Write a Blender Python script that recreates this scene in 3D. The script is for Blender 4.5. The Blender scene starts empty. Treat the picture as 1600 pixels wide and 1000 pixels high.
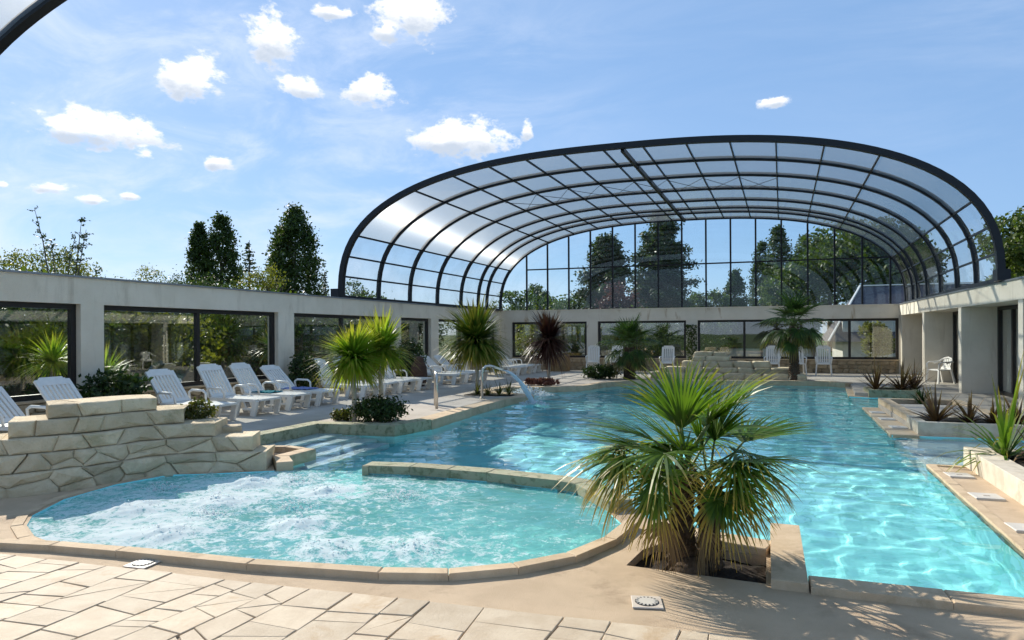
import bpy, math, random
from math import sin, cos, pi, radians as rad
from mathutils import Vector, Matrix, noise
from mathutils.geometry import tessellate_polygon
sc = bpy.context.scene
C = sc.collection
# ------------------------------------------------------------------ camera
cd = bpy.data.cameras.new('camera'); cam = bpy.data.objects.new('camera', cd); C.objects.link(cam); sc.camera = cam
cd.sensor_width = 36; cd.lens = 36 * 1050 / 1600; cd.shift_y = 22 / 1600; cd.clip_end = 3000; cd.clip_start = .05
YAW = math.atan(400 / 1050)
cam.matrix_world = Matrix.Translation((0, 0, 1.7)) @ Matrix.Rotation(YAW, 4, 'Z') @ Matrix.Rotation(pi / 2, 4, 'X') @ Matrix.Rotation(rad(-.3), 4, 'Z')
# ------------------------------------------------------------------ sun and sky
SUN = Vector((-1.35, .88, 1.0)).normalized()
sl = bpy.data.lights.new('sun', 'SUN'); so = bpy.data.objects.new('sun', sl); C.objects.link(so)
sl.energy = 5.0; sl.angle = rad(.5); sl.color = (1, .93, .82); so.location = SUN * 60
so.rotation_euler = SUN.to_track_quat('Z', 'Y').to_euler()
sl.cycles.is_caustics_light = True
sc.view_settings.view_transform = 'Standard'; sc.view_settings.look = 'None'; sc.view_settings.exposure = .40; sc.view_settings.gamma = 1
w = bpy.data.worlds.new('World'); sc.world = w; w.use_nodes = True
cy = sc.cycles
cy.use_denoising = True; cy.max_bounces = 8; cy.transparent_max_bounces = 20; cy.transmission_bounces = 6; cy.glossy_bounces = 3; cy.diffuse_bounces = 3; cy.adaptive_threshold = .02
cy.sample_clamp_indirect = 6; cy.caustics_reflective = False


class NT:
    """small node-tree writer"""
    def __init__(s, tree): s.t = tree; s.n = tree.nodes; s.l = tree.links
    def new(s, kind, **kw):
        n = s.n.new(kind)
        for k, v in kw.items():
            if k == 'i':
                for a, b in v.items(): s.put(n.inputs[a], b)
            else: setattr(n, k, v)
        return n
    def put(s, sock, v):
        if hasattr(v, 'is_output'): s.l.new(v, sock)
        elif isinstance(v, bpy.types.Node): s.l.new(v.outputs[0], sock)
        else: sock.default_value = v
    def math(s, op, a, b=0., c=None, clamp=False):
        n = s.n.new('ShaderNodeMath'); n.operation = op; n.use_clamp = clamp
        s.put(n.inputs[0], a); s.put(n.inputs[1], b)
        if c is not None: s.put(n.inputs[2], c)
        return n.outputs[0]
    def noise(s, vec, scale, detail=3., rough=.55, dist=0.):
        return s.new('ShaderNodeTexNoise', i={'Vector': vec, 'Scale': scale, 'Detail': detail, 'Roughness': rough, 'Distortion': dist}).outputs[0]
    def ramp(s, f, stops):
        n = s.n.new('ShaderNodeValToRGB'); s.put(n.inputs[0], f)
        e = n.color_ramp.elements
        while len(e) < len(stops): e.new(.5)
        for q, (p, c) in zip(e, stops): q.position = p; q.color = (*c, 1) if len(c) == 3 else c
        return n.outputs[0]
    def mix(s, f, a, b, blend='MIX'):
        n = s.n.new('ShaderNodeMix'); n.data_type = 'RGBA'; n.blend_type = blend
        s.put(n.inputs[0], f)
        for k, v in ((6, a), (7, b)): s.put(n.inputs[k], (*v, 1) if isinstance(v, tuple) and len(v) == 3 else v)
        return n.outputs[2]
    def smooth(s, v, a, b):
        n = s.n.new('ShaderNodeMapRange'); n.interpolation_type = 'SMOOTHSTEP'; n.clamp = True
        s.put(n.inputs[0], v); n.inputs[1].default_value = a; n.inputs[2].default_value = b
        return n.outputs[0]
    def mixs(s, f, a, b):
        n = s.n.new('ShaderNodeMixShader'); s.put(n.inputs[0], f); s.put(n.inputs[1], a); s.put(n.inputs[2], b); return n


# the clouds: azimuth (from +Y towards +X), elevation, half sizes, radians
CLOUDS = [(-0.91, 0.257, 0.07, 0.016), (-0.944, 0.25, 0.033, 0.011), (-0.809, 0.332, 0.04, 0.021), (-0.703, 0.395, 0.036, 0.023), (-0.667, 0.338, 0.03, 0.01), (-0.573, 0.341, 0.038, 0.016), (-0.513, 0.444, 0.054, 0.026), (-0.546, 0.416, 0.02, 0.009), (-0.437, 0.283, 0.072, 0.02), (-0.467, 0.277, 0.038, 0.015), (-0.34, 0.294, 0.012, 0.01), (0.008, 0.309, 0.023, 0.005), (-0.962, 0.181, 0.021, 0.005), (-0.922, 0.171, 0.018, 0.005), (-0.882, 0.179, 0.011, 0.004), (-0.862, 0.233, 0.013, 0.007), (-0.781, 0.231, 0.018, 0.007), (-1.011, 0.178, 0.006, 0.003), (-0.622, 0.434, 0.03, 0.006)]
_r = random.Random(4)
for k in range(14):   # the rest of the sky carries the same scattered clouds
    CLOUDS.append((_r.uniform(.6, 5.0), _r.uniform(.15, .7), _r.uniform(.02, .08), _r.uniform(.008, .022)))


def build_sky():
    T = NT(w.node_tree); T.n.clear()
    sky = T.new('ShaderNodeTexSky', sky_type='NISHITA', sun_disc=False, sun_elevation=math.asin(SUN.z), sun_rotation=math.atan2(SUN.x, SUN.y), air_density=1.0, dust_density=.2, ozone_density=2.5, altitude=100)
    g = T.new('ShaderNodeTexCoord').outputs['Generated']
    sp = T.new('ShaderNodeSeparateXYZ', i={0: g})
    az = T.math('ARCTAN2', sp.outputs[0], sp.outputs[1])
    el = T.math('ARCSINE', sp.outputs[2])
    p = T.new('ShaderNodeCombineXYZ', i={0: az, 1: T.math('MULTIPLY', el, 1.6), 2: 0.}).outputs[0]
    n1 = T.noise(p, 26., 7., .62); n2 = T.noise(p, 70., 4., .6)
    m = 0.; low = 0.
    for (a, e, wa, he) in CLOUDS:
        da = T.math('SUBTRACT', az, a)
        if a > pi: da = T.math('ADD', da, 2 * pi)
        dx = T.math('DIVIDE', da, wa * 1.35); dy = T.math('DIVIDE', T.math('SUBTRACT', el, e), he * 1.9)
        q = T.math('SUBTRACT', 1., T.math('SQRT', T.math('ADD', T.math('MULTIPLY', dx, dx), T.math('MULTIPLY', dy, dy))))
        qq = T.math('MAXIMUM', q, -1.)
        low = T.math('ADD', low, T.math('MULTIPLY', T.math('MAXIMUM', q, 0.), T.math('MULTIPLY', dy, -1.2)))
        m = T.math('MAXIMUM', m, qq) if not isinstance(m, float) else qq
    d = T.math('ADD', m, T.math('MULTIPLY', T.math('SUBTRACT', n1, .52), 2.3))
    d = T.math('ADD', d, T.math('MULTIPLY', T.math('SUBTRACT', n2, .5), .5))
    cov = T.math('MULTIPLY', T.smooth(d, .1, .55), T.smooth(m, -.75, -.1))
    # thin cirrus veil
    pc = T.new('ShaderNodeMapping', i={'Vector': g, 'Rotation': (0, 0, .5), 'Scale': (1.2, 4.5, 7.)})
    ci = T.smooth(T.noise(pc.outputs[0], 2.2, 8., .63, .6), .36, .8)
    ci = T.math('MULTIPLY', ci, T.math('MULTIPLY_ADD', T.smooth(T.noise(p, .9, 1.), .35, .6), .3, T.math('MULTIPLY', T.smooth(az, .1, -.8), .32)))
    base = T.mix(.62, sky.outputs[0], (2.15, 3.8, 6.6))     # even out the steep brightness fall away from the sun
    c1 = T.mix(ci, base, (6.6, 7.2, 8.3))
    shade = T.smooth(T.math('ADD', low, T.math('MULTIPLY', T.math('SUBTRACT', n1, .4), .9)), .0, .5)
    ccol = T.mix(shade, (8.6, 8.6, 8.6), (4.6, 5.2, 6.1))
    c2 = T.mix(T.math('MULTIPLY', cov, .95), c1, ccol)
    bg = T.new('ShaderNodeBackground', i={0: c2, 1: .106})
    out = T.new('ShaderNodeOutputWorld', i={0: bg})


build_sky()


# ------------------------------------------------------------------ materials
def attr(T, n): return T.new('ShaderNodeAttribute', attribute_name=n)


def schlick(T):
    """reflectance of a thin sheet, the same from both sides"""
    f = T.new('ShaderNodeLayerWeight', i={'Blend': .5}).outputs['Facing']
    return T.math('MULTIPLY_ADD', T.math('POWER', f, 5.), .94, .06)


def surf(name, c1, c2, scale=3., rough=.75, bump=.15, bscale=40., c3=None, s3=1., rnd=.12, spec=.3, t3=(.52, .68), spk=0., run=1.):
    """mottled surface: two tones by noise, optional stain tone, per-object brightness, fine relief"""
    m = bpy.data.materials.new(name); m.use_nodes = True; T = NT(m.node_tree)
    b = T.n['Principled BSDF']; g = T.new('ShaderNodeNewGeometry').outputs['Position']
    f = T.smooth(T.noise(g, scale, 5., .62), .3, .7)
    col = T.mix(f, c1, c2)
    if c3:
        gv = T.new('ShaderNodeVectorMath', operation='MULTIPLY', i={0: g, 1: (1, 1, run)}).outputs[0]
        col = T.mix(T.math('MULTIPLY', T.smooth(T.noise(gv, s3, 6., .65, .4), *t3), .8), col, c3)
    if spk: col = T.mix(spk, col, T.ramp(T.noise(g, 210., 2., .6), [(.3, (.25, .18, .11)), (.7, (.95, .85, .72))]))
    if rnd:
        r = T.new('ShaderNodeObjectInfo').outputs['Random']
        v = T.math('MULTIPLY_ADD', r, 2 * rnd, 1 - rnd)
        hs = T.new('ShaderNodeHueSaturation', i={'Value': v, 'Color': col}); col = hs.outputs[0]
    T.put(b.inputs['Base Color'], col); b.inputs['Roughness'].default_value = rough; b.inputs['Specular IOR Level'].default_value = spec
    if bump:
        bp = T.new('ShaderNodeBump', i={'Strength': bump, 'Distance': .02, 'Height': T.noise(g, bscale, 6., .7)})
        T.put(b.inputs['Normal'], bp)
    return m


def foliage(name, c1, c2, tip=None, scale=2., trans=.35, rough=.5):
    m = bpy.data.materials.new(name); m.use_nodes = True; T = NT(m.node_tree)
    b = T.n['Principled BSDF']; g = T.new('ShaderNodeNewGeometry'); a = attr(T, 'tone')
    f = T.math('MULTIPLY_ADD', T.noise(g.outputs['Position'], scale, 3.), .5, T.math('MULTIPLY', a.outputs['Fac'], .5))
    col = T.mix(T.smooth(f, .2, .75), c1, c2)
    if tip: col = T.mix(T.smooth(attr(T, 'tip').outputs['Fac'], .45, 1.), col, tip)
    T.put(b.inputs['Base Color'], col); b.inputs['Roughness'].default_value = rough; b.inputs['Specular IOR Level'].default_value = .35
    tr = T.new('ShaderNodeBsdfTranslucent', i={0: T.mix(1., col, (1.25, 1.35, .6), 'MULTIPLY')})
    mx = T.mixs(trans, b, tr)
    T.l.new(mx.outputs[0], T.n['Material Output'].inputs[0])
    return m


def plain(name, col, rough=.5, metal=0., spec=.4, bump=0.):
    m = bpy.data.materials.new(name); m.use_nodes = True; T = NT(m.node_tree); b = T.n['Principled BSDF']
    g = T.new('ShaderNodeNewGeometry').outputs['Position']
    n = T.noise(g, 9., 4., .6)
    T.put(b.inputs['Base Color'], T.mix(n, tuple(x * .86 for x in col), tuple(min(1, x * 1.1) for x in col)))
    T.put(b.inputs['Roughness'], T.math('MULTIPLY_ADD', n, .2, rough - .1)); b.inputs['Metallic'].default_value = metal; b.inputs['Specular IOR Level'].default_value = spec
    return m


def glass(name, tint, gloss=1., dirt=.04, refl=(1, 1, 1)):
    m = bpy.data.materials.new(name); m.use_nodes = True; T = NT(m.node_tree); T.n.clear()
    g = T.new('ShaderNodeNewGeometry').outputs['Position']
    bp = T.new('ShaderNodeBump', i={'Strength': .02, 'Distance': .05, 'Height': T.noise(g, .9, 2.)})
    tr = T.new('ShaderNodeBsdfTransparent', i={0: (*tint, 1)})
    gl = T.new('ShaderNodeBsdfGlossy', i={'Color': (*refl, 1), 'Roughness': .015, 'Normal': bp})
    fr = schlick(T)
    df = T.new('ShaderNodeBsdfDiffuse', i={0: (.6, .6, .58, 1)})
    a = T.mixs(T.math('MULTIPLY', fr, gloss, clamp=True), tr, gl)
    d = T.math('MULTIPLY', T.smooth(T.noise(g, 1.7, 5.), .3, .8), dirt)
    T.new('ShaderNodeOutputMaterial', i={0: T.mixs(d, a, df)})
    return m


M = {}
M['deck'] = surf('sand resin deck', (.48, .345, .21), (.60, .445, .285), 2.2, .85, .45, 160., (.29, .19, .105), 1.3, 0., spk=.18)
M['deckL'] = surf('pale concrete deck', (.40, .355, .295), (.50, .445, .375), 1.4, .85, .3, 90., (.33, .285, .235), .8, 0., spk=.12)
M['coping'] = surf('cast stone coping', (.55, .40, .24), (.66, .50, .32), 6., .85, .35, 110., (.36, .255, .145), 2.5, .10, spk=.14)
M['copingw'] = surf('pale cast stone', (.55, .48, .37), (.66, .59, .47), 6., .85, .3, 110., (.42, .36, .26), 2.5, .08)
M['algae'] = surf('stone with green algae', (.40, .36, .24), (.33, .34, .22), 7., .85, .4, 90., (.16, .17, .09), 9., .1, t3=(.5, .62))
M['pave'] = surf('limestone slab', (.50, .395, .27), (.60, .495, .355), 5., .7, .3, 45., (.44, .30, .165), 2.6, .10, t3=(.54, .70), spk=.06)
M['mortar'] = surf('grey brown mortar', (.34, .265, .185), (.42, .335, .24), 20., .9, .4, 120., None, 1., 0.)
M['rock'] = surf('sandstone block', (.60, .485, .305), (.74, .615, .42), 5., .9, 1., 30., (.34, .28, .15), 1.6, .18, spk=.10)
M['rockm'] = surf('rock joint', (.33, .27, .18), (.42, .35, .24), 9., .9, .5, 60., None, 1., 0.)
M['rubble'] = surf('rubble stone', (.33, .25, .155), (.46, .37, .25), 6., .9, .5, 40., None, 1., .22)
M['wall'] = surf('white rendered wall', (.78, .69, .55), (.86, .77, .63), 1.3, .9, .6, 60., (.60, .51, .385), 2.6, 0., t3=(.52, .75), run=.2)
M['rust'] = surf('wall with rusty runs', (.72, .64, .52), (.80, .72, .60), 1.3, .9, .5, 60., (.42, .28, .14), 2.6, 0., t3=(.58, .70), run=.25)
M['frame'] = plain('dark bronze frame', (.022, .018, .016), .45)
M['black'] = plain('black anodised profile', (.012, .013, .016), .42, .2)
M['alu'] = plain('grey aluminium', (.30, .30, .31), .4, .6)
M['steel'] = plain('brushed steel pipe', (.62, .58, .52), .3, .9)
M['white'] = plain('white moulded plastic', (.86, .82, .75), .4)
M['soil'] = surf('dark soil', (.016, .012, .009), (.045, .033, .022), 14., .95, 1., 60., None, 1., 0.)
M['trunk'] = surf('fibrous trunk', (.075, .05, .032), (.15, .105, .07), 25., .95, 1., 55., None, 1., 0.)
M['stem'] = surf('pale stem', (.40, .36, .29), (.5, .45, .38), 18., .9, .5, 50., None, 1., 0.)
M['bark'] = surf('grey brown bark', (.10, .08, .06), (.16, .13, .10), 6., .95, .6, 20., None, 1., 0.)
M['palm'] = foliage('fan palm leaf', (.045, .10, .013), (.13, .22, .022), (.40, .27, .055), 2.5, .42, .38)
M['deadleaf'] = foliage('dead palm leaf', (.16, .10, .045), (.30, .20, .09), (.22, .14, .06), 3., .2, .7)
M['palmD'] = foliage('dark fan palm leaf', (.03, .065, .014), (.07, .13, .025), (.2, .15, .04), 2.5, .35, .45)
M['petiole'] = plain('green petiole', (.10, .14, .03), .5)
M['yucca'] = foliage('lime sword leaf', (.13, .25, .018), (.34, .47, .045), (.30, .27, .05), 2.5, .45, .4)
M['yuccaD'] = foliage('green sword leaf', (.05, .11, .016), (.14, .24, .03), (.26, .20, .04), 2.5, .4, .4)
M['cord'] = foliage('dark red sword leaf', (.04, .014, .014), (.085, .026, .024), (.10, .05, .03), 2., .25, .45)
M['phor'] = foliage('bronze flax leaf', (.05, .03, .022), (.15, .085, .05), (.32, .21, .10), 3., .25, .45)
M['shrub'] = foliage('dark shrub leaf', (.014, .032, .008), (.05, .085, .018), None, 3., .25)
M['shrubY'] = foliage('olive shrub leaf', (.05, .065, .014), (.13, .13, .03), None, 4., .3)
M['redleaf'] = foliage('red ground leaf', (.16, .05, .04), (.28, .12, .08), None, 5., .25)
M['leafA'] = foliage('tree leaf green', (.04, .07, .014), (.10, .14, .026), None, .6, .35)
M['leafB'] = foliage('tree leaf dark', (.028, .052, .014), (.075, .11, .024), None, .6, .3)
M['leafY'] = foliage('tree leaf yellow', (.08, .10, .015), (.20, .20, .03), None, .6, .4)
M['needle'] = foliage('blue green needle', (.032, .056, .026), (.08, .11, .045), None, .6, .25)
M['plum'] = foliage('plum leaf', (.05, .018, .022), (.11, .04, .04), None, .6, .3)
M['grass'] = surf('lawn', (.05, .085, .018), (.09, .12, .03), .4, .95, .6, 30., (.12, .11, .05), .15, 0.)
M['glassL'] = glass('window glass', (.90, .93, .92), 1.9, .015)
M['glassE'] = glass('clear enclosure glazing', (.92, .96, .97), .4, .02)
M['glassS'] = glass('clear polycarbonate', (.80, .84, .86), .45, .16)
M['slate'] = surf('slate roof', (.055, .05, .062), (.085, .078, .09), 6., .7, .5, 30., None, 1., .2)
M['teal'] = surf('teal towel', (.015, .16, .19), (.03, .24, .27), 12., .95, .6, 90.)
M['blue'] = surf('blue towel', (.16, .2, .42), (.25, .3, .55), 12., .95, .6, 90.)
M['pot'] = surf('brown pot', (.07, .035, .022), (.11, .06, .04), 8., .7, .2)
M['tan'] = surf('tan fibre planter', (.27, .16, .07), (.36, .23, .11), 8., .8, .3)
M['curtain'] = surf('pale curtain', (.55, .56, .56), (.66, .67, .67), 4., .9, .2, 20., None, 1., 0.)
M['house'] = surf('house render', (.60, .58, .53), (.68, .66, .61), 2., .9, .2)
M['drain'] = plain('white drain tile', (.62, .54, .45), .5)
M['lid'] = plain('off white plastic', (.60, .56, .49), .5)
M['dark'] = plain('dark recess', (.01, .01, .01), .8)
M['basin'] = surf('turquoise pool paint', (.33, .94, .95), (.38, .96, .97), .7, .6, 0., 10., (.42, .97, .98), .5, 0.)
M['basinS'] = surf('spa paint', (.36, .95, .86), (.41, .96, .89), .7, .6, 0., 10., None, .5, 0.)
M['step'] = surf('pale pool step', (.66, .86, .88), (.72, .9, .92), 3., .6, 0., 10., (.55, .8, .84), 4., 0.)


def poly_panel():
    m = bpy.data.materials.new('twin wall polycarbonate'); m.use_nodes = True; T = NT(m.node_tree); T.n.clear()
    tg = T.new('ShaderNodeVectorTransform', vector_type='VECTOR', convert_from='OBJECT', convert_to='WORLD', i={0: T.new('ShaderNodeCombineXYZ', i={0: attr(T, 'tx').outputs['Fac'], 1: attr(T, 'ty').outputs['Fac'], 2: attr(T, 'tz').outputs['Fac']}).outputs[0]})
    tr = T.new('ShaderNodeBsdfTransparent', i={0: (.80, .88, .90, 1)})
    tl = T.new('ShaderNodeBsdfTranslucent', i={0: (.21, .225, .23, 1)})
    df = T.new('ShaderNodeBsdfDiffuse', i={0: (.34, .38, .39, 1)})
    hr = T.new('ShaderNodeBsdfHair', component='Transmission', i={'Color': (.9, .9, .9, 1), 'Offset': 0., 'RoughnessU': .02, 'RoughnessV': .5, 'Tangent': tg.outputs[0]})
    gl = T.new('ShaderNodeBsdfGlossy', i={'Color': (1, 1, 1, 1), 'Roughness': .15})
    a = T.mixs(.56, tl, tr)
    b = T.mixs(.12, a, df)
    c = T.mixs(.11, b, hr)
    fr = schlick(T)
    T.new('ShaderNodeOutputMaterial', i={0: T.mixs(T.math('MULTIPLY', fr, .6), c, gl)})
    return m


M['poly'] = poly_panel()


def water_mat(foam):
    m = bpy.data.materials.new('spa water with foam' if foam else 'pool water'); m.use_nodes = True; T = NT(m.node_tree); T.n.clear()
    gl = T.new('ShaderNodeBsdfGlass', i={'Color': (.975, 1., 1., 1), 'Roughness': 0., 'IOR': 1.33})
    res = gl
    if foam:
        g = T.new('ShaderNodeNewGeometry').outputs['Position']
        n = T.noise(g, 6.5, 10., .76, .8); n2 = T.noise(g, .8, 2.); n3 = T.noise(g, 30., 5., .75)
        a = attr(T, 'foam').outputs['Fac']
        d = T.math('ADD', T.math('ADD', n, T.math('MULTIPLY', T.math('SUBTRACT', n2, .5), .35)), T.math('MULTIPLY', T.math('SUBTRACT', n3, .5), .5))
        d = T.math('ADD', d, T.math('MULTIPLY', a, .30))
        k = T.smooth(d, .52, .70)
        df = T.new('ShaderNodeBsdfDiffuse', i={0: (.90, .95, .95, 1)}); tl = T.new('ShaderNodeBsdfTranslucent', i={0: (.8, .92, .92, 1)})
        mk = T.mixs(.45, T.new('ShaderNodeBsdfDiffuse', i={0: (.36, .90, .83, 1)}), T.new('ShaderNodeBsdfTranslucent', i={0: (.32, .88, .81, 1)}))
        milky = T.mixs(T.math('MULTIPLY_ADD', n2, .5, .18), gl, mk)       # fine air bubbles cloud the water
        res = T.mixs(T.math('MULTIPLY', k, .95), milky, T.mixs(.4, df, tl))
    T.new('ShaderNodeOutputMaterial', i={0: res})
    return m


M['water'] = water_mat(False); M['spa'] = water_mat(True)


# ------------------------------------------------------------------ mesh helpers
class MB:
    def __init__(s): s.v = []; s.f = []; s.at = {}
    def add(s, vs, fs):
        o = len(s.v); s.v += [tuple(v) for v in vs]; s.f += [tuple(i + o for i in q) for q in fs]; return s
    def box(s, x0, x1, y0, y1, z0, z1):
        return s.add([(x0, y0, z0), (x1, y0, z0), (x1, y1, z0), (x0, y1, z0), (x0, y0, z1), (x1, y0, z1), (x1, y1, z1), (x0, y1, z1)],
                     [(3, 2, 1, 0), (4, 5, 6, 7), (0, 1, 5, 4), (1, 2, 6, 5), (2, 3, 7, 6), (3, 0, 4, 7)])
    def bar(s, a, b, wd, th, up=(0, 0, 1)):
        a = Vector(a); b = Vector(b); d = (b - a).normalized(); u = Vector(up)
        if abs(d.dot(u)) > .99: u = Vector((1, 0, 0))
        r = d.cross(u).normalized(); u = r.cross(d)
        vs = [p + r * (i * wd / 2) + u * (j * th / 2) for p in (a, b) for i, j in ((-1, -1), (1, -1), (1, 1), (-1, 1))]
        return s.add(vs, [(3, 2, 1, 0), (4, 5, 6, 7), (0, 1, 5, 4), (1, 2, 6, 5), (2, 3, 7, 6), (3, 0, 4, 7)])
    def tube(s, pts, rs, n=8, cap=True):
        pts = [Vector(p) for p in pts]
        if not hasattr(rs, '__len__'): rs = [rs] * len(pts)
        o = len(s.v); up = None
        for k, p in enumerate(pts):
            d = (pts[min(k + 1, len(pts) - 1)] - pts[max(k - 1, 0)]).normalized()
            if up is None: up = Vector((0, 0, 1)) if abs(d.z) < .9 else Vector((1, 0, 0))
            r = d.cross(up).normalized(); up = r.cross(d).normalized()
            for i in range(n):
                a = 2 * pi * i / n; s.v.append(tuple(p + (r * cos(a) + up * sin(a)) * rs[k]))
        for k in range(len(pts) - 1):
            for i in range(n):
                s.f.append((o + k * n + i, o + k * n + (i + 1) % n, o + (k + 1) * n + (i + 1) % n, o + (k + 1) * n + i))
        if cap: s.f += [tuple(o + i for i in reversed(range(n))), tuple(o + (len(pts) - 1) * n + i for i in range(n))]
        return s
    def prism(s, poly, z0, z1, cham=0.):
        n = len(poly); ar = sum(poly[i][0] * poly[(i + 1) % n][1] - poly[(i + 1) % n][0] * poly[i][1] for i in range(n))
        if ar < 0: poly = poly[::-1]
        o = len(s.v); cx = sum(p[0] for p in poly) / n; cyy = sum(p[1] for p in poly) / n
        lv = [(z0, 0.), (z1 - cham, 0.)] + ([(z1, cham)] if cham else [])
        for z, c in lv:
            for p in poly:
                d = Vector((p[0] - cx, p[1] - cyy)); L = d.length or 1; q = d * (1 - min(.4, c * 1.3 / L))
                s.v.append((cx + q.x, cyy + q.y, z))
        for k in range(len(lv) - 1):
            for i in range(n): s.f.append((o + k * n + i, o + k * n + (i + 1) % n, o + (k + 1) * n + (i + 1) % n, o + (k + 1) * n + i))
        t = (len(lv) - 1) * n
        for tri in tessellate_polygon([[Vector((p[0], p[1], 0)) for p in poly]]):
            a, b, c = tri; va, vb, vc = poly[a], poly[b], poly[c]
            if (vb[0] - va[0]) * (vc[1] - va[1]) - (vb[1] - va[1]) * (vc[0] - va[0]) < 0: b, c = c, b
            s.f.append((o + t + a, o + t + b, o + t + c)); s.f.append((o + a, o + c, o + b))
        return s
    def lathe(s, prof, n=16, cx=0., cyy=0.):
        o = len(s.v)
        for r, z in prof:
            for i in range(n): s.v.append((cx + r * cos(2 * pi * i / n), cyy + r * sin(2 * pi * i / n), z))
        for k in range(len(prof) - 1):
            for i in range(n): s.f.append((o + k * n + i, o + k * n + (i + 1) % n, o + (k + 1) * n + (i + 1) % n, o + (k + 1) * n + i))
        s.f.append(tuple(o + (len(prof) - 1) * n + i for i in range(n))); s.f.append(tuple(o + i for i in reversed(range(n))))
        return s
    def mesh(s, name, mat, smooth=False):
        me = bpy.data.meshes.new(name); me.from_pydata(s.v, [], s.f); me.materials.append(M[mat] if isinstance(mat, str) else mat)
        if smooth: me.polygons.foreach_set('use_smooth', [True] * len(s.f))
        for k, vals in s.at.items():
            at = me.attributes.new(k, 'FLOAT', 'POINT'); at.data.foreach_set('value', vals)
        return me
    def build(s, name, mat, parent=None, smooth=False, loc=(0, 0, 0)):
        return obj(name, s.mesh(name, mat, smooth), parent, loc)


def obj(name, me, parent=None, loc=(0, 0, 0), rz=0., scale=1.):
    o = bpy.data.objects.new(name, me); C.objects.link(o); o.location = loc; o.rotation_euler[2] = rz
    if scale != 1.: o.scale = (scale,) * 3
    if parent: o.parent = parent
    return o


def tag(o, label, cat, group=None, kind=None):
    if label: o['label'] = label
    if cat: o['category'] = cat
    if group: o['group'] = group
    if kind: o['kind'] = kind
    return o


def thing(name, label, cat, loc=(0, 0, 0), rz=0., group=None):
    o = bpy.data.objects.new(name, None); C.objects.link(o); o.location = loc; o.rotation_euler[2] = rz; o.empty_display_size = .1
    return tag(o, label, cat, group)


def struct(o): o['kind'] = 'structure'; return o
def stuff(o): o['kind'] = 'stuff'; return o


def copy_thing(root, loc, rz, label, group=None, scale=1.):
    r = root.copy(); C.objects.link(r); r.location = loc; r.rotation_euler[2] = rz; r.scale = (scale,) * 3; r['label'] = label
    if group: r['group'] = group
    for ch in root.children:
        c = ch.copy(); C.objects.link(c); c.parent = r
        for g in ch.children:
            d = g.copy(); C.objects.link(d); d.parent = c
    return r


# ------------------------------------------------------------------ the plan (metres; +Y runs along the pool, camera at the origin)
SPA_IN = [(-5.33, 3.78), (-4.7, 3.86), (-3.54, 3.97), (-2.56, 4.14), (-2.12, 4.28), (-1.74, 4.54), (-1.45, 4.88), (-1.27, 5.35), (-1.2, 5.9)]
DIV_IN = [(-1.43, 6.31), (-1.93, 6.95), (-2.16, 7.03), (-3.05, 7.15), (-4.07, 7.17), (-4.65, 7.06)]
DIV_OUT = [(-4.68, 7.30), (-4.07, 7.42), (-3.05, 7.40), (-2.16, 7.28), (-1.75, 7.15), (-1.2, 6.5), (-.95, 6.05)]
LEFT = [(-5.80, 6.82), (-6.15, 7.2), (-6.15, 7.85), (-6.5, 7.95), (-7.45, 7.55), (-7.4, 9.85), (-6.0, 10.05), (-5.8, 11.0), (-5.9, 13.), (-5.95, 15.0), (-5.6, 16.2), (-5.75, 16.5), (-6.7, 16.9), (-7.3, 17.6), (-7.2, 18.5), (-6.3, 18.9), (-5.4, 19.4), (-5.05, 20.3), (-4.9, 21.3), (-4.3, 22.3), (-3., 22.9), (-1., 23.4), (.6, 23.7), (1.8, 23.7), (2.25, 23.2)]
RIGHT = [(2.0, 19.8), (2.45, 19.65), (3.5, 19.75), (3.5, 17.2), (2.0, 17.0), (1.9, 12.6), (3.7, 12.7), (3.7, 10.1), (1.9, 9.9), (1.84, 5.05), (.24, 5.0)]
SPA_LEFT = [(-6.0, 6.7), (-6.45, 6.4), (-6.86, 6.2), (-7.0, 5.58), (-6.88, 4.89), (-6.55, 4.35), (-6.25, 4.1), (-5.85, 3.9)]
POOL = SPA_IN + DIV_IN + [(-4.72, 7.18)] + DIV_OUT + [(.02, 5.75), (.02, 6.2), (.24, 6.2)] + RIGHT[::-1] + LEFT[::-1] + SPA_LEFT
SPA = SPA_IN + DIV_IN + [(-4.72, 7.18), (-5.80, 6.82)] + SPA_LEFT
WZ = -.015; DL = .10


def inside(p, poly):
    x, y = p; c = False; n = len(poly)
    for i in range(n):
        (x1, y1), (x2, y2) = poly[i], poly[i - 1]
        if (y1 > y) != (y2 > y) and x < (x2 - x1) * (y - y1) / (y2 - y1) + x1: c = not c
    return c


def sheet(outer, holes, z, flip=False):
    loops = [[Vector((x, y, 0)) for x, y in L] for L in [outer] + holes]
    vs = [(v.x, v.y, z) for L in loops for v in L]; b = MB(); fs = []
    for a, c, d in tessellate_polygon(loops):
        A, B, D = vs[a], vs[c], vs[d]
        if (B[0] - A[0]) * (D[1] - A[1]) - (B[1] - A[1]) * (D[0] - A[0]) < 0: c, d = d, c
        fs.append((a, c, d))
    return b.add(vs, fs)


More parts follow.
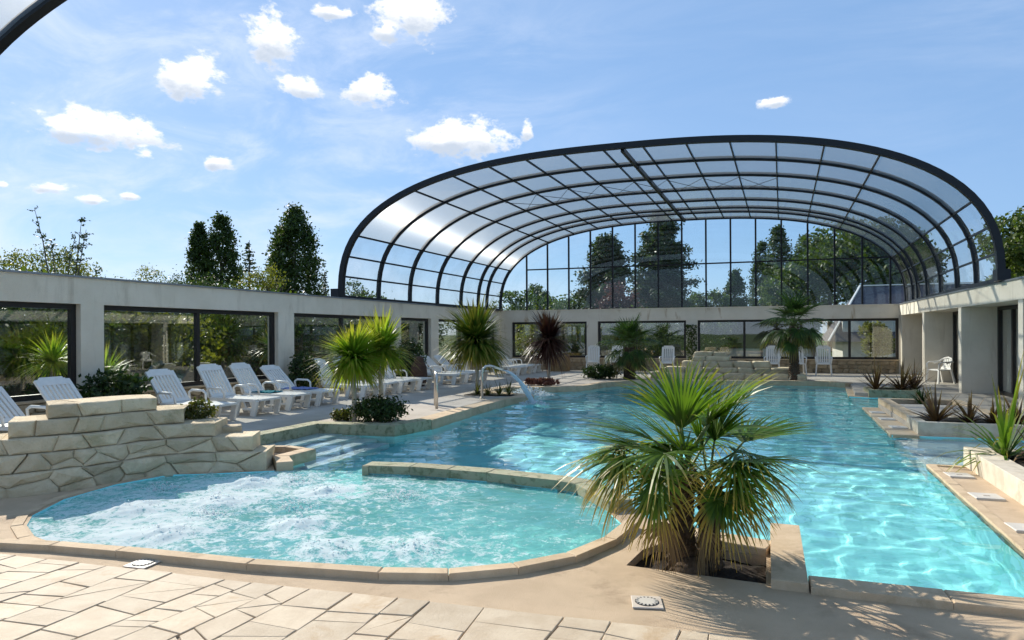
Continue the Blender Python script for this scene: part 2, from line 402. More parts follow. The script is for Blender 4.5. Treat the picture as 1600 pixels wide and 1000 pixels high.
# ground outside, the decks, the basin
struct(sheet([(-900, -900), (900, -900), (900, 1500), (-900, 1500)], [[(-11.9, -9), (8, -9), (8, 29.6), (-11.9, 29.6)]], -.06).build('ground', 'grass'))
struct(sheet([(-12, -9.2), (8.2, -9.2), (8.2, 29.8), (-12, 29.8)], [POOL, [(-.98, 4.9), (-.02, 4.86), (-.02, 5.44), (-.75, 5.62), (-.93, 5.3)]], 0.).build('pool_deck', 'deck'))
ld = [(-11.6, -4), (-9.2, -4), (-8.9, 3.5), (-8.3, 5.2), (-8.0, 6.4), (-7.6, 7.1), (-7.6, 7.6), (-7.56, 10.0), (-6.15, 10.2), (-5.95, 11.05), (-6.05, 13.), (-6.1, 15.0), (-5.85, 16.3), (-6.8, 16.75), (-7.45, 17.5), (-7.35, 18.65), (-6.35, 19.05), (-5.5, 19.5), (-5.2, 20.35), (-5.05, 21.4), (-4.4, 22.45), (-3.05, 23.05), (-1.05, 23.55), (.6, 23.85), (1.9, 23.85), (2.4, 23.3), (2.15, 19.95), (2.5, 19.82), (3.65, 19.9), (3.65, 17.05), (2.3, 16.9), (2.3, 12.85), (3.85, 12.85), (3.85, 10.0), (2.75, 9.8), (2.7, 3.0), (8.1, 3.0), (8.1, 29.7), (-11.6, 29.7)]
struct(MB().prism(ld, -.02, DL).build('raised_deck', 'deckL'))

b = MB(); n = len(POOL); dep = []
for (x, y) in POOL: dep.append(-.85 if inside((x * .98 - .06, y + .03), SPA) or (x, y) in SPA else -1.15)
for i, (x, y) in enumerate(POOL):
    b.v.append((x, y, .0)); b.v.append((x, y, -1.5))
ar = sum(POOL[i][0] * POOL[(i + 1) % n][1] - POOL[(i + 1) % n][0] * POOL[i][1] for i in range(n))
for i in range(n):
    j = (i + 1) % n; q = (2 * i, 2 * i + 1, 2 * j + 1, 2 * j)
    b.f.append(q if ar > 0 else q[::-1])
bw = struct(b.build('pool_basin', 'basin'))
fl = sheet([(-8, 3), (4.2, 3), (4.2, 24.5), (-8, 24.5)], [], -1.15).build('pool_floor', 'basin', bw)
sf = sheet([(-1.15, 3.6), (-1.15, 6.1), (-1.5, 6.7), (-2, 7.1), (-4.7, 7.2), (-5.9, 6.9), (-7.2, 6.4), (-7.2, 3.6)], [], -.8).build('spa_floor', 'basinS', bw)
for k in range(4):   # submerged steps in the left corner
    MB().box(-7.5, -6.95 + k * .33, 7.3 + .0 * k, 10.2 - .12 * k, -1.2, -.10 - .2 * k).build('step', 'step', bw)
MB().box(1.95, 3.75, 10.0, 12.68, -1.2, -.32).build('step', 'step', bw)
MB().box(2.0, 3.55, 17.1, 19.75, -1.2, -.4).build('step', 'basin', bw)
for o in [bw] + list(bw.children): o.cycles.is_caustics_receiver = True


def water(name, poly, excl, x0, x1, y0, y1, st, fn, mat, foam=None):
    nx = int((x1 - x0) / st); ny = int((y1 - y0) / st); b = MB(); idx = {}; fo = []
    def near(px, py):
        if excl and inside((px, py), excl): return False
        return any(inside((px + dx, py + dy), poly) for dx, dy in ((0, 0), (.09, 0), (-.09, 0), (0, .09), (0, -.09)))
    def vert(i, j):
        if (i, j) not in idx:
            x = x0 + i * st; y = y0 + j * st; idx[i, j] = len(b.v); b.v.append((x, y, WZ + fn(x, y)))
            if foam: fo.append(foam(x, y))
        return idx[i, j]
    for j in range(ny):
        for i in range(nx):
            if near(x0 + (i + .5) * st, y0 + (j + .5) * st): b.f.append((vert(i, j), vert(i + 1, j), vert(i + 1, j + 1), vert(i, j + 1)))
    if foam: b.at['foam'] = fo
    o = struct(b.build(name, mat, None, True)); o.cycles.is_caustics_caster = True
    return o


def wave(x, y):
    p = Vector((x * 1.5, y * 1.5, 0))
    t = .005 * noise.noise(p) + .0085 * noise.noise(p * 2.0 + Vector((9, 3, 1))) + .0042 * noise.noise(p * 4.2 + Vector((2, 7, 5)))
    j = math.hypot(x + 5.5, y - 15.3)   # rings where the jet falls in
    t += .03 * math.exp(-j * .9) * sin(j * 6) + .025 * math.exp(-math.hypot(x + 5.9, y - 18) * 1.3) * noise.noise(p * 4)
    return t


MOUND = [(-5.3, 5.4), (-4.5, 6.1), (-2.65, 4.75), (-5.9, 4.9), (-4.0, 5.0), (-5.6, 6.2), (-3.3, 4.5), (-4.9, 4.4)]
def spawave(x, y):
    p = Vector((x * 2.6, y * 2.6, .3)); k = max(0., min(1., (-1.4 - x) / 2.2))
    t = (.014 * noise.noise(p) + .010 * noise.noise(p * 2.3) + .009 * noise.noise(p * 5.1) + .005 * noise.noise(p * 9.3)) * (.35 + .65 * k)
    for (mx, my) in MOUND: t += .04 * math.exp(-((x - mx) ** 2 + (y - my) ** 2) / .06) * (1 + noise.noise(p * 4))
    return max(-.03, t)
def spafoam(x, y):
    k = max(0., min(1., (-2.6 - x) / 2.4)); t = .34 * k + .02
    for (mx, my) in MOUND: t += .6 * math.exp(-((x - mx) ** 2 + (y - my) ** 2) / .10)
    return min(1., max(-.4, t))


water('water', POOL, SPA, -7.7, 4.1, 4.5, 24.1, .055, wave, 'water')
water('spa_water', SPA, None, -7.3, -.9, 3.5, 7.5, .04, spawave, 'spa', spafoam)


# ------------------------------------------------------------------ copings
def resample(pts, step):
    P = [Vector(p) for p in pts]; L = [0.]
    for a, c in zip(P, P[1:]): L.append(L[-1] + (c - a).length)
    n = max(1, round(L[-1] / step)); out = []; k = 0
    for i in range(n + 1):
        t = L[-1] * i / n
        while k < len(P) - 2 and L[k + 1] < t: k += 1
        f = (t - L[k]) / max(1e-6, L[k + 1] - L[k]); out.append(P[k].lerp(P[k + 1], f))
    return out


def coping(pts, width, z0, z1, step, mat, parent, over=.02, gap=.0015, split=True, name='coping_stone', seed=1):
    """stones laid along a line, on the left-hand side of its direction; over = how far they hang past the line"""
    rng = random.Random(seed); segs = []
    P = [Vector(p) for p in pts]
    # offset directions per vertex (mitred)
    def nrm(a, c): d = (c - a).normalized(); return Vector((-d.y, d.x))
    N = []
    for i in range(len(P)):
        a = nrm(P[i - 1], P[i]) if i else nrm(P[0], P[1]); c = nrm(P[i], P[i + 1]) if i < len(P) - 1 else a
        m = (a + c).normalized(); N.append(m / max(.5, m.dot(a)))
    for i in range(len(P) - 1):
        L = (P[i + 1] - P[i]).length; k = max(1, round(L / step))
        for q in range(k):
            t0 = q / k + (gap / L if 1 else 0); t1 = (q + 1) / k - gap / L
            i0 = P[i].lerp(P[i + 1], t0); i1 = P[i].lerp(P[i + 1], t1); n0 = N[i].lerp(N[i + 1], t0); n1 = N[i].lerp(N[i + 1], t1)
            dz = rng.uniform(-.002, .002)
            poly = [i0 - n0 * over, i1 - n1 * over, i1 + n1 * width, i0 + n0 * width]
            MB().prism([(v.x, v.y) for v in poly], z0, z1 + dz, .007).build(name, mat, parent)


cop = struct(MB().prism([(-3.6, 3.9), (-3.45, 3.9), (-3.45, 3.95), (-3.6, 3.95)], -.05, .02).build('pool_coping', 'mortar'))
# the near coping of the spa, the planter and the front of the pool
coping([(-7.6, 3.35)] + [(-5.9, 3.66), (-5.33, 3.78)] + SPA_IN[1:] , -.13, -.06, .055, 1.1, 'coping', cop, .02, seed=2)
coping(DIV_IN[::-1][::-1], -.26, -.3, .10, .62, 'algae', cop, .0, seed=3)
coping([(-4.66, 7.04), (-4.7, 7.3)], -.08, -.3, .095, .3, 'algae', cop, .0, seed=4)
coping([(.01, 6.2), (.01, 4.78)], .23, -.1, .065, 1.5, 'coping', cop, 0., seed=5)
coping([(-.02, 5.46), (-.78, 5.66), (-1.0, 5.95)], -.24, -.2, .055, .5, 'coping', cop, .0, seed=6)
coping([(.245, 5.0), (1.84, 5.05), (3.2, 5.1)], -.24, -.1, .052, .75, 'coping', cop, .02, seed=7)
# spa's left ledge rim under the rocks
coping(SPA_LEFT[2:] + [(-5.4, 3.8)], -.12, -.1, .012, .5, 'coping', cop, .03, seed=8)
# left deck edge
coping([(-7.46, 7.55), (-7.4, 9.85), (-6.0, 10.05), (-5.8, 11.0)], .28, -.2, DL + .045, .62, 'algae', cop, .02, seed=9)
coping([(-5.8, 11.02), (-5.9, 13.), (-5.95, 15.0), (-5.6, 16.2)], .34, -.25, DL + .03, .9, 'coping', cop, .02, seed=10)
coping([(-5.6, 16.22), (-5.75, 16.5), (-6.7, 16.9), (-7.3, 17.6), (-7.2, 18.5), (-6.3, 18.9), (-5.4, 19.4), (-5.05, 20.3), (-4.9, 21.3), (-4.3, 22.3)], .3, -.2, DL + .03, .8, 'coping', cop, .02, seed=11)
coping([(-4.3, 22.3), (-3., 22.9), (-1., 23.4), (.6, 23.7), (1.8, 23.7), (2.25, 23.2)], .3, -.2, DL + .03, .8, 'coping', cop, .02, seed=12)
coping([(2.25, 23.2), (2.0, 19.8)], .35, -.2, .012, .8, 'coping', cop, .02, seed=13)
coping([(2.0, 17.0), (1.9, 12.6)], .4, -.2, .012, 1.1, 'coping', cop, .02, seed=14)
coping([(1.9, 9.9), (1.84, 5.05)], .08, -.2, .014, 1.1, 'coping', cop, .02, seed=15)
coping([(2.3, 9.9), (1.9, 9.9)], .06, -.2, .014, .4, 'coping', cop, .02, seed=16)
# small corner box of kerbs beside the rock cascade
coping([(-5.78, 6.84), (-6.15, 7.2), (-6.15, 7.85)], -.0, -.2, .10, .4, 'coping', cop, .2, seed=17)
coping([(-6.15, 7.9), (-6.5, 7.98), (-7.46, 7.58)], .12, -.2, .10, .5, 'coping', cop, .0, seed=18)
struct(sheet([(-6.3, 7.0), (-6.25, 7.85), (-7.4, 7.5), (-7.2, 6.8)], [], .03).build('soil_bed', 'soil'))

# ------------------------------------------------------------------ planters
def planter(label, box, wall, z0, z1, mat, step, soilz, seed, inner_mat=None):
    x0, x1, y0, y1 = box; r = thing('planter_box', label, 'planter', ((x0 + x1) / 2, (y0 + y1) / 2, 0)); cx, cyy = r.location.x, r.location.y
    L = [(x0, y0), (x1, y0), (x1, y1), (x0, y1), (x0, y0)]; L = [(x - cx, y - cyy) for x, y in L]
    coping(L, wall, z0, z1, step, mat, r, 0., seed=seed, name='kerb_stone')
    MB().box(x0 + wall * .9 - cx, x1 - wall * .9 - cx, y0 + wall * .9 - cyy, y1 - wall * .9 - cyy, -.05, soilz).build('soil', 'soil', r)
    return r


pr = thing('planter_box', 'sunken soil bed around the big fan palm in the foreground', 'planter', (-.5, 5.1, 0))
bed = [(-.98, 4.9), (-.02, 4.86), (-.02, 5.44), (-.75, 5.62), (-.93, 5.3)]
bb = MB(); nb = len(bed)
for x, y in bed: bb.v += [(x + .5, y - 5.1, 0.), (x + .5, y - 5.1, -.22)]
for i in range(nb): bb.f.append((2 * i, 2 * i + 1, 2 * ((i + 1) % nb) + 1, 2 * ((i + 1) % nb)))
bb.build('bed_wall', 'deck', pr)
sb = MB(); rg = random.Random(5)
for j in range(15):
    for i in range(19): sb.v.append((-.55 + i * .06, -.32 + j * .07, -.07 + .035 * noise.noise(Vector((i * .6, j * .6, 0))) + rg.uniform(-.008, .008)))
for j in range(14):
    for i in range(18): sb.f.append((j * 19 + i, j * 19 + i + 1, j * 19 + i + 20, j * 19 + i + 19))
sb.build('soil', 'soil', pr)

planter('pale stone planter holding bronze flax at the corner of the near alcove', (2.3, 4.0, 12.72, 13.7), .14, -.2, .22, 'copingw', .55, .17, 31)
planter('low stone planter with bronze flax at the far right pool edge', (2.45, 3.65, 19.7, 20.8), .13, -.2, .2, 'algae', .55, .15, 32)
pl = planter('long pale stone planter along the right seat ledge with a yucca', (2.32, 4.4, 3.0, 10.05), .26, -.2, .235, 'copingw', .8, .19, 33)
MB().box(-1.03 + .28, 1.03, -3.5, 1.3, .19, .225).build('paved_top', 'deckL', pl)
pl2 = planter('brown kerbed bed of small flax between the two right alcoves', (2.32, 3.9, 13.72, 17.15), .2, -.2, .215, 'coping', .9, .12, 34)
MB().box(-.58, .6, -1.4, .55, .12, .2).build('paved_top', 'deckL', pl2)
for k, (x, y, lab) in enumerate([(2.09, 9.25, 'square white skimmer lid on the sandy seat ledge, nearest the far end'), (2.08, 8.15, 'square white skimmer lid in the middle of the sandy seat ledge'), (2.07, 6.95, 'square white skimmer lid on the sandy seat ledge closest to the right edge'),
                                 (2.13, 15.85, 'grey skimmer lid on the shaded ledge, farthest of three'), (2.14, 14.7, 'grey skimmer lid on the shaded ledge, middle of three'), (2.14, 13.5, 'grey skimmer lid on the shaded ledge, nearest of three')]):
    r = thing('skimmer_lid', lab, 'lid', (x, y, .012 if k > 2 else .0), rad(4), 'skimmer lids on the pool ledges')
    MB().prism([(-.13, -.13), (.13, -.13), (.13, .13), (-.13, .13)], 0, .022, .006).build('lid_plate', 'lid', r)
    MB().prism([(-.03, -.012), (.03, -.012), (.03, .012), (-.03, .012)], .022, .027).build('lid_grip', 'drain', r)

# ------------------------------------------------------------------ crazy paving in the foreground
terr = struct(MB().prism([(-8, -2), (2.6, -2), (2.6, 3.95), (-.3, 3.93), (-2.2, 3.77), (-4.3, 3.585), (-5.7, 3.46), (-8, 3.1)], -.03, .004).build('terrace', 'mortar'))
rng = random.Random(11)
def edge_y(x): return 3.46 + (x + 5.7) * .088 if x < -.3 else 3.94
xs = [-6.7]
while xs[-1] < .9: xs.append(xs[-1] + rng.uniform(.2, .40))
lean = [rng.uniform(-.10, .10) for _ in xs]
def stone(poly):
    cx = sum(p[0] for p in poly) / len(poly); cyy = sum(p[1] for p in poly) / len(poly)
    q = []
    for x, y in poly:
        d = Vector((x - cx, y - cyy)); L = d.length; d *= max(.2, (L - .0055) / L); q.append((d.x + rng.uniform(-.006, .006), d.y + rng.uniform(-.006, .006)))
    MB().prism(q, 0, .012 + rng.uniform(0, .005), .004).build('paving_stone', 'pave', terr, loc=(cx, cyy, .002))
for k in range(len(xs) - 1):
    def lx(i, y): return xs[i] + lean[i] * (y - 3)
    y = edge_y(xs[k]) + rng.uniform(-.03, .06); y0 = y
    yl = yr = None
    ya, yb = edge_y(xs[k]) - .01, edge_y(xs[k + 1]) - .01
    while max(ya, yb) > 1.3:
        d = rng.uniform(.13, .36); na = ya - d + rng.uniform(-.05, .05); nb_ = yb - d + rng.uniform(-.05, .05)
        q = [(lx(k, na), na), (lx(k + 1, nb_), nb_), (lx(k + 1, yb), yb), (lx(k, ya), ya)]
        if d > .24 and rng.random() < .5:
            if rng.random() < .5: stone([q[0], q[1], q[2]]); stone([q[0], q[2], q[3]])
            else:
                t, u = rng.uniform(.25, .75), rng.uniform(.25, .75)
                a = (q[0][0] * (1 - t) + q[3][0] * t, q[0][1] * (1 - t) + q[3][1] * t); c = (q[1][0] * (1 - u) + q[2][0] * u, q[1][1] * (1 - u) + q[2][1] * u)
                stone([q[0], q[1], c, a]); stone([a, c, q[2], q[3]])
        else: stone(q)
        ya, yb = na, nb_

for (x, y, rz, lab) in [(-.72, 4.25, .25, 'round slotted floor drain in a square tile in front of the palm'), (-4.35, 3.69, .1, 'round slotted floor drain in a square tile beside the left paving')]:
    r = thing('floor_drain', lab, 'drain', (x, y, .005), rz, 'floor drains')
    MB().prism([(-.095, -.095), (.095, -.095), (.095, .095), (-.095, .095)], 0, .008, .003).build('drain_tile', 'drain', r)
    MB().lathe([(.075, .008), (.075, .010), (.062, .0105)], 20).build('drain_ring', 'dark', r)
    gm = MB().lathe([(.052, .0105), (.052, .0135), (.045, .014)], 20)
    for i in range(16): a = 2 * pi * i / 16; gm.bar((.045 * cos(a), .045 * sin(a), .012), (.07 * cos(a), .07 * sin(a), .012), .011, .004)
    gm.build('drain_grate', 'lid', r)

# ------------------------------------------------------------------ rock cascade
def rock_mesh(lx, ly, lz, seed, sl=.06):
    """one dressed block: box grid pushed about by noise, rounded at its edges"""
    rg = random.Random(seed); nx, ny, nz = 6, 3, 4; b = MB(); ix = {}
    off = Vector((rg.uniform(0, 50), rg.uniform(0, 50), 0)); s0, s1 = rg.uniform(-sl, sl), rg.uniform(-sl, sl); w0, w1 = rg.uniform(.86, 1.08), rg.uniform(.86, 1.08)
    def vt(i, j, k):
        if (i, j, k) not in ix:
            u, v, q = i / nx * 2 - 1, j / ny * 2 - 1, k / nz * 2 - 1
            p = Vector((u * lx / 2 + q * (s0 if u < 0 else s1) * abs(u), v * ly / 2, q * lz / 2 * (w0 + (w1 - w0) * (u + 1) / 2)))
            e = sum(abs(t) > .99 for t in (u, v, q))
            p *= (1, 1., .988, .962)[e] if e < 4 else .9
            p += Vector((noise.noise(p * 7 + off), noise.noise(p * 7 + off + Vector((5, 1, 2))), .7 * noise.noise(p * 7 + off + Vector((1, 8, 4))))) * .015 + Vector((noise.noise(p * 22 + off), noise.noise(p * 22 - off), noise.noise(p * 22 + off * 2))) * .008
            ix[i, j, k] = len(b.v); b.v.append(tuple(p))
        return ix[i, j, k]
    for i in range(nx):
        for k in range(nz):
            b.f.append((vt(i, 0, k), vt(i + 1, 0, k), vt(i + 1, 0, k + 1), vt(i, 0, k + 1))); b.f.append((vt(i + 1, ny, k), vt(i, ny, k), vt(i, ny, k + 1), vt(i + 1, ny, k + 1)))
        for j in range(ny):
            b.f.append((vt(i, j, nz), vt(i + 1, j, nz), vt(i + 1, j + 1, nz), vt(i, j + 1, nz))); b.f.append((vt(i, j + 1, 0), vt(i + 1, j + 1, 0), vt(i + 1, j, 0), vt(i, j, 0)))
    for j in range(ny):
        for k in range(nz):
            b.f.append((vt(nx, j, k), vt(nx, j + 1, k), vt(nx, j + 1, k + 1), vt(nx, j, k + 1))); b.f.append((vt(0, j + 1, k), vt(0, j, k), vt(0, j, k + 1), vt(0, j + 1, k + 1)))
    return b.mesh('stone', 'rock', True)


BASE = [(-8.6, 2.9), (-8.2, 3.7), (-7.9, 4.2), (-7.45, 4.75), (-7.1, 5.3), (-6.95, 5.95), (-6.72, 6.32), (-6.3, 6.56), (-5.8, 6.85)]
rockw = thing('rock_cascade', 'stepped sandstone rock wall curving around the left of the bubbling spa', 'rock wall', (-7.1, 5.4, 0))
def course_line(start, end, inset):
    P = resample(BASE, .05); out = []
    s = min(range(len(P)), key=lambda i: (P[i] - Vector(start)).length); e = min(range(len(P)), key=lambda i: (P[i] - Vector(end)).length)
    for i in range(s, e + 1):
        d = (P[min(i + 1, len(P) - 1)] - P[max(i - 1, 0)]).normalized(); out.append(P[i] + Vector((-d.y, d.x)) * inset)
    return out
FINE = resample(BASE, .02)
def along(d, inset):
    i = max(0, min(len(FINE) - 1, int(d / .02))); p = FINE[i]; t = (FINE[min(i + 4, len(FINE) - 1)] - FINE[max(i - 4, 0)]).normalized()
    return p + Vector((-t.y, t.x)) * inset
def sdist(pt): return min(range(len(FINE)), key=lambda i: (FINE[i] - Vector(pt)).length) * .02
def clip(poly, a, c, off):   # keep the side a.x + c.y <= off
    out = []
    for i in range(len(poly)):
        p, q = poly[i - 1], poly[i]; dp = a * p[0] + c * p[1] - off; dq = a * q[0] + c * q[1] - off
        if (dp <= 0) != (dq <= 0): t = dp / (dp - dq); out.append((p[0] + (q[0] - p[0]) * t, p[1] + (q[1] - p[1]) * t))
        if dq <= 0: out.append(q)
    return out
# each tier is faced with irregular interlocking blocks
tiers = [(-.03, .24, (-8.3, 3.5), (-5.9, 6.82), .02, 2), (.24, .43, (-7.95, 4.1), (-6.05, 6.72), .07, 2), (.43, .60, (-7.70, 4.45), (-6.45, 6.5), .13, 1), (.60, .78, (-7.5, 4.7), (-6.72, 6.32), .20, 1), (.78, .94, (-7.28, 5.02), (-6.9, 6.12), .26, 1)]
rng = random.Random(8)
for (z0, z1, st, en, ins, nr) in tiers:
    sa, sb_ = sdist(st), sdist(en); seeds = []; hh = (z1 - z0) / nr
    for r_ in range(nr):
        d = sa + rng.uniform(.0, .2)
        while d < sb_: seeds.append((d, z0 + hh * (r_ + .5) + rng.uniform(-.42, .42) * hh)); d += rng.uniform(.24, .62)
    for k, (sx, sz) in enumerate(seeds):
        poly = [(sa, z0), (sb_, z0), (sb_, z1), (sa, z1)]
        for j, (tx_, tz_) in enumerate(seeds):
            if j == k or abs(tx_ - sx) > 1.6: continue
            ax, az_ = (tx_ - sx) * .30, (tz_ - sz); off = (ax * (tx_ + sx) / 2 + az_ * (tz_ + sz) / 2)
            poly = clip(poly, ax, az_, off)
            if len(poly) < 3: break
        if len(poly) < 3: continue
        fine_ = []
        for a, c in zip(poly, poly[1:] + poly[:1]):
            m = max(1, int(math.hypot(c[0] - a[0], c[1] - a[1]) / .12)); fine_ += [(a[0] + (c[0] - a[0]) * t / m, a[1] + (c[1] - a[1]) * t / m) for t in range(m)]
        cs = sum(p[0] for p in fine_) / len(fine_); cz = sum(p[1] for p in fine_) / len(fine_); n_ = len(fine_); b = MB(); pr_ = rng.uniform(-.02, .02); ends = .5 if z1 < .5 else .6
        c0 = along(cs, ins + .2)
        def put(d, z, dep): v = along(d, ins + dep); b.v.append((v.x - c0.x, v.y - c0.y, z - cz))
        for (dep, g_) in ((ends, .001), (.03 + pr_, .001), (.010 + pr_, .009), (pr_ - .004, .036)):
            for (d, z) in fine_:
                u, v = d - cs, z - cz; L = math.hypot(u, v) or 1; q = max(.1, (L - g_ * 1.3) / L)
                if v > 0 and z > z1 - .004 and dep > .1: q = 1.
                jit = noise.noise(Vector((d * 9, z * 9, cs))) * .014
                put(cs + u * q, cz + v * q + (jit * .4 if z < z1 - .004 else jit * .7), dep + (jit if dep < .1 else 0))
        put(cs, cz, pr_ - .012 + noise.noise(Vector((cs * 5, cz * 5, 1))) * .012)
        for l in range(3):
            for i in range(n_): j = (i + 1) % n_; b.f.append((l * n_ + i, l * n_ + j, (l + 1) * n_ + j, (l + 1) * n_ + i))
        for i in range(n_): b.f.append((3 * n_ + i, 3 * n_ + (i + 1) % n_, 4 * n_))
        b.f.append(tuple(reversed(range(n_))))
        b.build('stone', 'rock', rockw, False, (c0.x + 7.1, c0.y - 5.4, cz))
for (z0, z1, st, en, ins, nr) in tiers:
    sa, sb_ = sdist(st) + .04, sdist(en) - .04; m = 24
    f_ = [along(sa + (sb_ - sa) * i / m, ins + .035) for i in range(m + 1)]; k_ = [along(sa + (sb_ - sa) * i / m, ins + .46) for i in range(m + 1)]
    MB().prism([(p.x + 7.1, p.y - 5.4) for p in f_ + k_[::-1]], z0, z1 - .03).build('mortar_core', 'rockm', rockw)
for q, (x, y, z, s, lab) in enumerate([(-7.0, 6.75, .47, .26, 'small rounded boulder on the rock wall below the little shrub'), (-6.75, 7.0, .42, .3, 'flat pale boulder at the end of the rock wall near the loungers'), (-7.35, 6.6, .62, .3, 'rounded stone lodged behind the top of the rock wall')]):
    o = obj('boulder', rock_mesh(s * 1.3, s, s * .55, 300 + q), None, (x, y, z), rng.uniform(0, 2)); tag(o, lab, 'boulder', 'loose boulders')
MB().prism([(-7.6, 6.7), (-7.2, 6.8), (-6.7, 7.0), (-6.4, 7.1), (-6.5, 7.25), (-7.3, 7.4)], 0, .17).build('mortar_core', 'rockm', rockw).location = (7.1, -5.4, 0)

# the far rock mound behind the pool
mound = thing('rock_mound', 'grey green rock waterfall mound at the far end of the pool', 'rock wall', (-1.7, 24.6, .1))
rng = random.Random(21); sd = 400
for (x0, x1, y0, z0, z1, dp) in [(-3.9, 1.2, 24.0, .0, .22, 1.), (-3.4, .9, 24.25, .2, .40, .9), (-2.9, .2, 24.5, .38, .6, .8), (-2.55, -1.2, 24.7, .6, .78, .7), (-2.5, -1.35, 24.75, .76, .92, .6)]:
    x = x0
    while x < x1 - .1:
        L = min(rng.uniform(.45, .85), x1 - x); sd += 1
        o = obj('stone', rock_mesh(L - .01, dp, (z1 - z0) * 1.06, sd), mound, (x + L / 2 + 1.7, y0 + dp / 2 - 24.6 + rng.uniform(-.05, .05), (z0 + z1) / 2), rng.uniform(-.06, .06)); x += L
MB().box(-1.9, 2.5, -.35, .5, 0, .36).build('mortar_core', 'rockm', mound)


# ------------------------------------------------------------------ walls with windows
def BY(x): return 29. + .04 * (x + 3.4)
def rubble(parent, length, place, rows_, h0, h1, seed, maxn=300):
    """rubble facing: stones of a few shared shapes laid in uneven rows; place(u,z) gives loc, rot"""
    rg = random.Random(seed); cnt = 0
    hs = [h0 + (h1 - h0) * i / rows_ for i in range(rows_ + 1)]
    shapes = []
    for q in range(7):
        b = MB(); m = rg.randint(5, 7); poly = []
        for i in range(m):
            a = 2 * pi * i / m + rg.uniform(-.25, .25); poly.append((.5 * max(-.92, min(.92, 1.25 * cos(a))), .5 * max(-.92, min(.92, 1.25 * sin(a)))))
        n_ = len(poly)
        for zz, sc_ in ((0, 1.), (.7, 1.), (1., .78)):
            for (x, y) in poly: b.v.append((x * sc_ * 1.04, -zz * .05, y * sc_ * 1.04))
        for k in range(2):
            for i in range(n_): b.f.append((k * n_ + i, k * n_ + (i + 1) % n_, (k + 1) * n_ + (i + 1) % n_, (k + 1) * n_ + i))
        b.f.append(tuple(2 * n_ + i for i in range(n_)))
        shapes.append(b.mesh('plinth_stone', 'rubble', False))
    for r in range(rows_):
        u = rg.uniform(-.1, 0)
        while u < length and cnt < maxn:
            L = rg.uniform(.2, .42); hh = (hs[r + 1] - hs[r]) * rg.uniform(.95, 1.1)
            loc, rz = place(u + L / 2, (hs[r] + hs[r + 1]) / 2)
            o = obj('plinth_stone', rg.choice(shapes), parent, loc, rz); o.scale = (L, 1, hh); cnt += 1; u += L


def window(parent, u0, u1, z0, z1, mulls, T, gl='glassL', fr=.09, dp=.10):
    """frame + panes in a local (u, depth, z) frame mapped by T"""
    def bx(name, mat, a0, a1, d0, d1, c0, c1):
        b = MB().box(a0, a1, d0, d1, c0, c1); b.v = [T(*v) for v in b.v]; return b.build(name, mat, parent)
    b = MB(); b.box(u0, u1, 0, dp, z0, z0 + fr).box(u0, u1, 0, dp, z1 - fr, z1).box(u0, u0 + fr, 0, dp, z0 + fr, z1 - fr).box(u1 - fr, u1, 0, dp, z0 + fr, z1 - fr)
    b.v = [T(*v) for v in b.v]; f = b.build('window_frame', 'frame', parent)
    cuts = [u0 + fr] + list(mulls) + [u1 - fr]
    for m in mulls: bx('mullion', 'frame', m - .045, m + .045, .005, dp - .005, z0 + fr, z1 - fr)
    for a, c in zip(cuts, cuts[1:]): bx('pane', gl, a, c, dp * .45, dp * .55, z0 + fr, z1 - fr)


# left wall: inner face x = -11.5
ZB, ZT, ZS = 2.28, 2.75, .62
lw = thing('perimeter_wall', 'long white window wall behind the loungers on the left', 'wall', (-11.5, 8.7, 0))
MB().box(-.36, 0, -9.2, 20.02, ZB, ZT).build('beam', 'wall', lw)
MB().box(-.55, -.425, -9.2, 20.02, ZB + .12, ZT - .03).build('roof_slab', 'wall', lw)
MB().box(-.55, .03, -9.2, 20.02, ZT, ZT + .035).build('roof_edge', 'alu', lw)
LP = [(-1.9, -1.45), (3.2, 3.65), (8.5, 8.95), (13.7, 14.3), (18.95, 19.75), (21.9, 22.5), (24.7, 25.3), (28.25, 28.68)]
for a, c in LP: MB().box(-.34, -.004, a - 8.7, c - 8.7, 0, ZB).build('pillar', 'wall', lw)
for (a, c), (d, e) in zip(LP, LP[1:]):
    u0, u1 = c - 8.7, d - 8.7
    MB().box(-.36, -.07, u0, u1, 0, ZS - .04).build('plinth', 'rockm', lw)
    MB().box(-.38, .0, u0, u1, ZS - .04, ZS).build('sill', 'coping', lw)
    ms = [(u0 + u1) / 2 - .05] if u1 - u0 > 3 else []
    window(lw, u0 + .003, u1 - .003, ZS + .002, ZB - .002, ms, lambda u, d, z: (-.22 + d, u, z))
rubble(lw, 17.5, lambda u, z: ((-.065, u - 1.8, z), rad(90)), 3, .1, ZS - .05, 41)

# back wall
bwl = thing('perimeter_wall', 'white window wall with rubble stone base across the far end', 'wall', (-3.4, 29., 0), math.atan(.04))
BP = [(-8.1, -7.55), (-4.07, -3.58), (.18, .65), (8.1, 9.3)]
MB().box(-8.1, 9.3, 0, .4, ZB - .04, ZT - .005).build('beam', 'rust', bwl)
for a, c in BP: MB().box(a, c, .004, .38, 0, ZB - .04).build('pillar', 'rust', bwl)
MB().box(-8.1, 8.1, -.03, .45, ZT - .003, ZT + .03).build('roof_edge', 'wall', bwl)
MUL = [[-5.85], [-1.9], [2.5, 4.65, 6.4]]
for k, ((a, c), (d, e)) in enumerate(zip(BP, BP[1:])):
    MB().box(c, d, .07, .36, 0, ZS - .02).build('plinth', 'rockm', bwl)
    MB().box(c, d, .0, .38, ZS - .02, ZS + .02).build('sill', 'coping', bwl)
    window(bwl, c + .003, d - .003, ZS + .022, ZB - .043, MUL[k], lambda u, d_, z: (u, .2 - d_, z))
    rubble(bwl, d - c - .25, (lambda c_: lambda u, z: ((c_ + .1 + u, .065, z), 0.))(c), 3, .1, ZS - .03, 42 + k, 130)

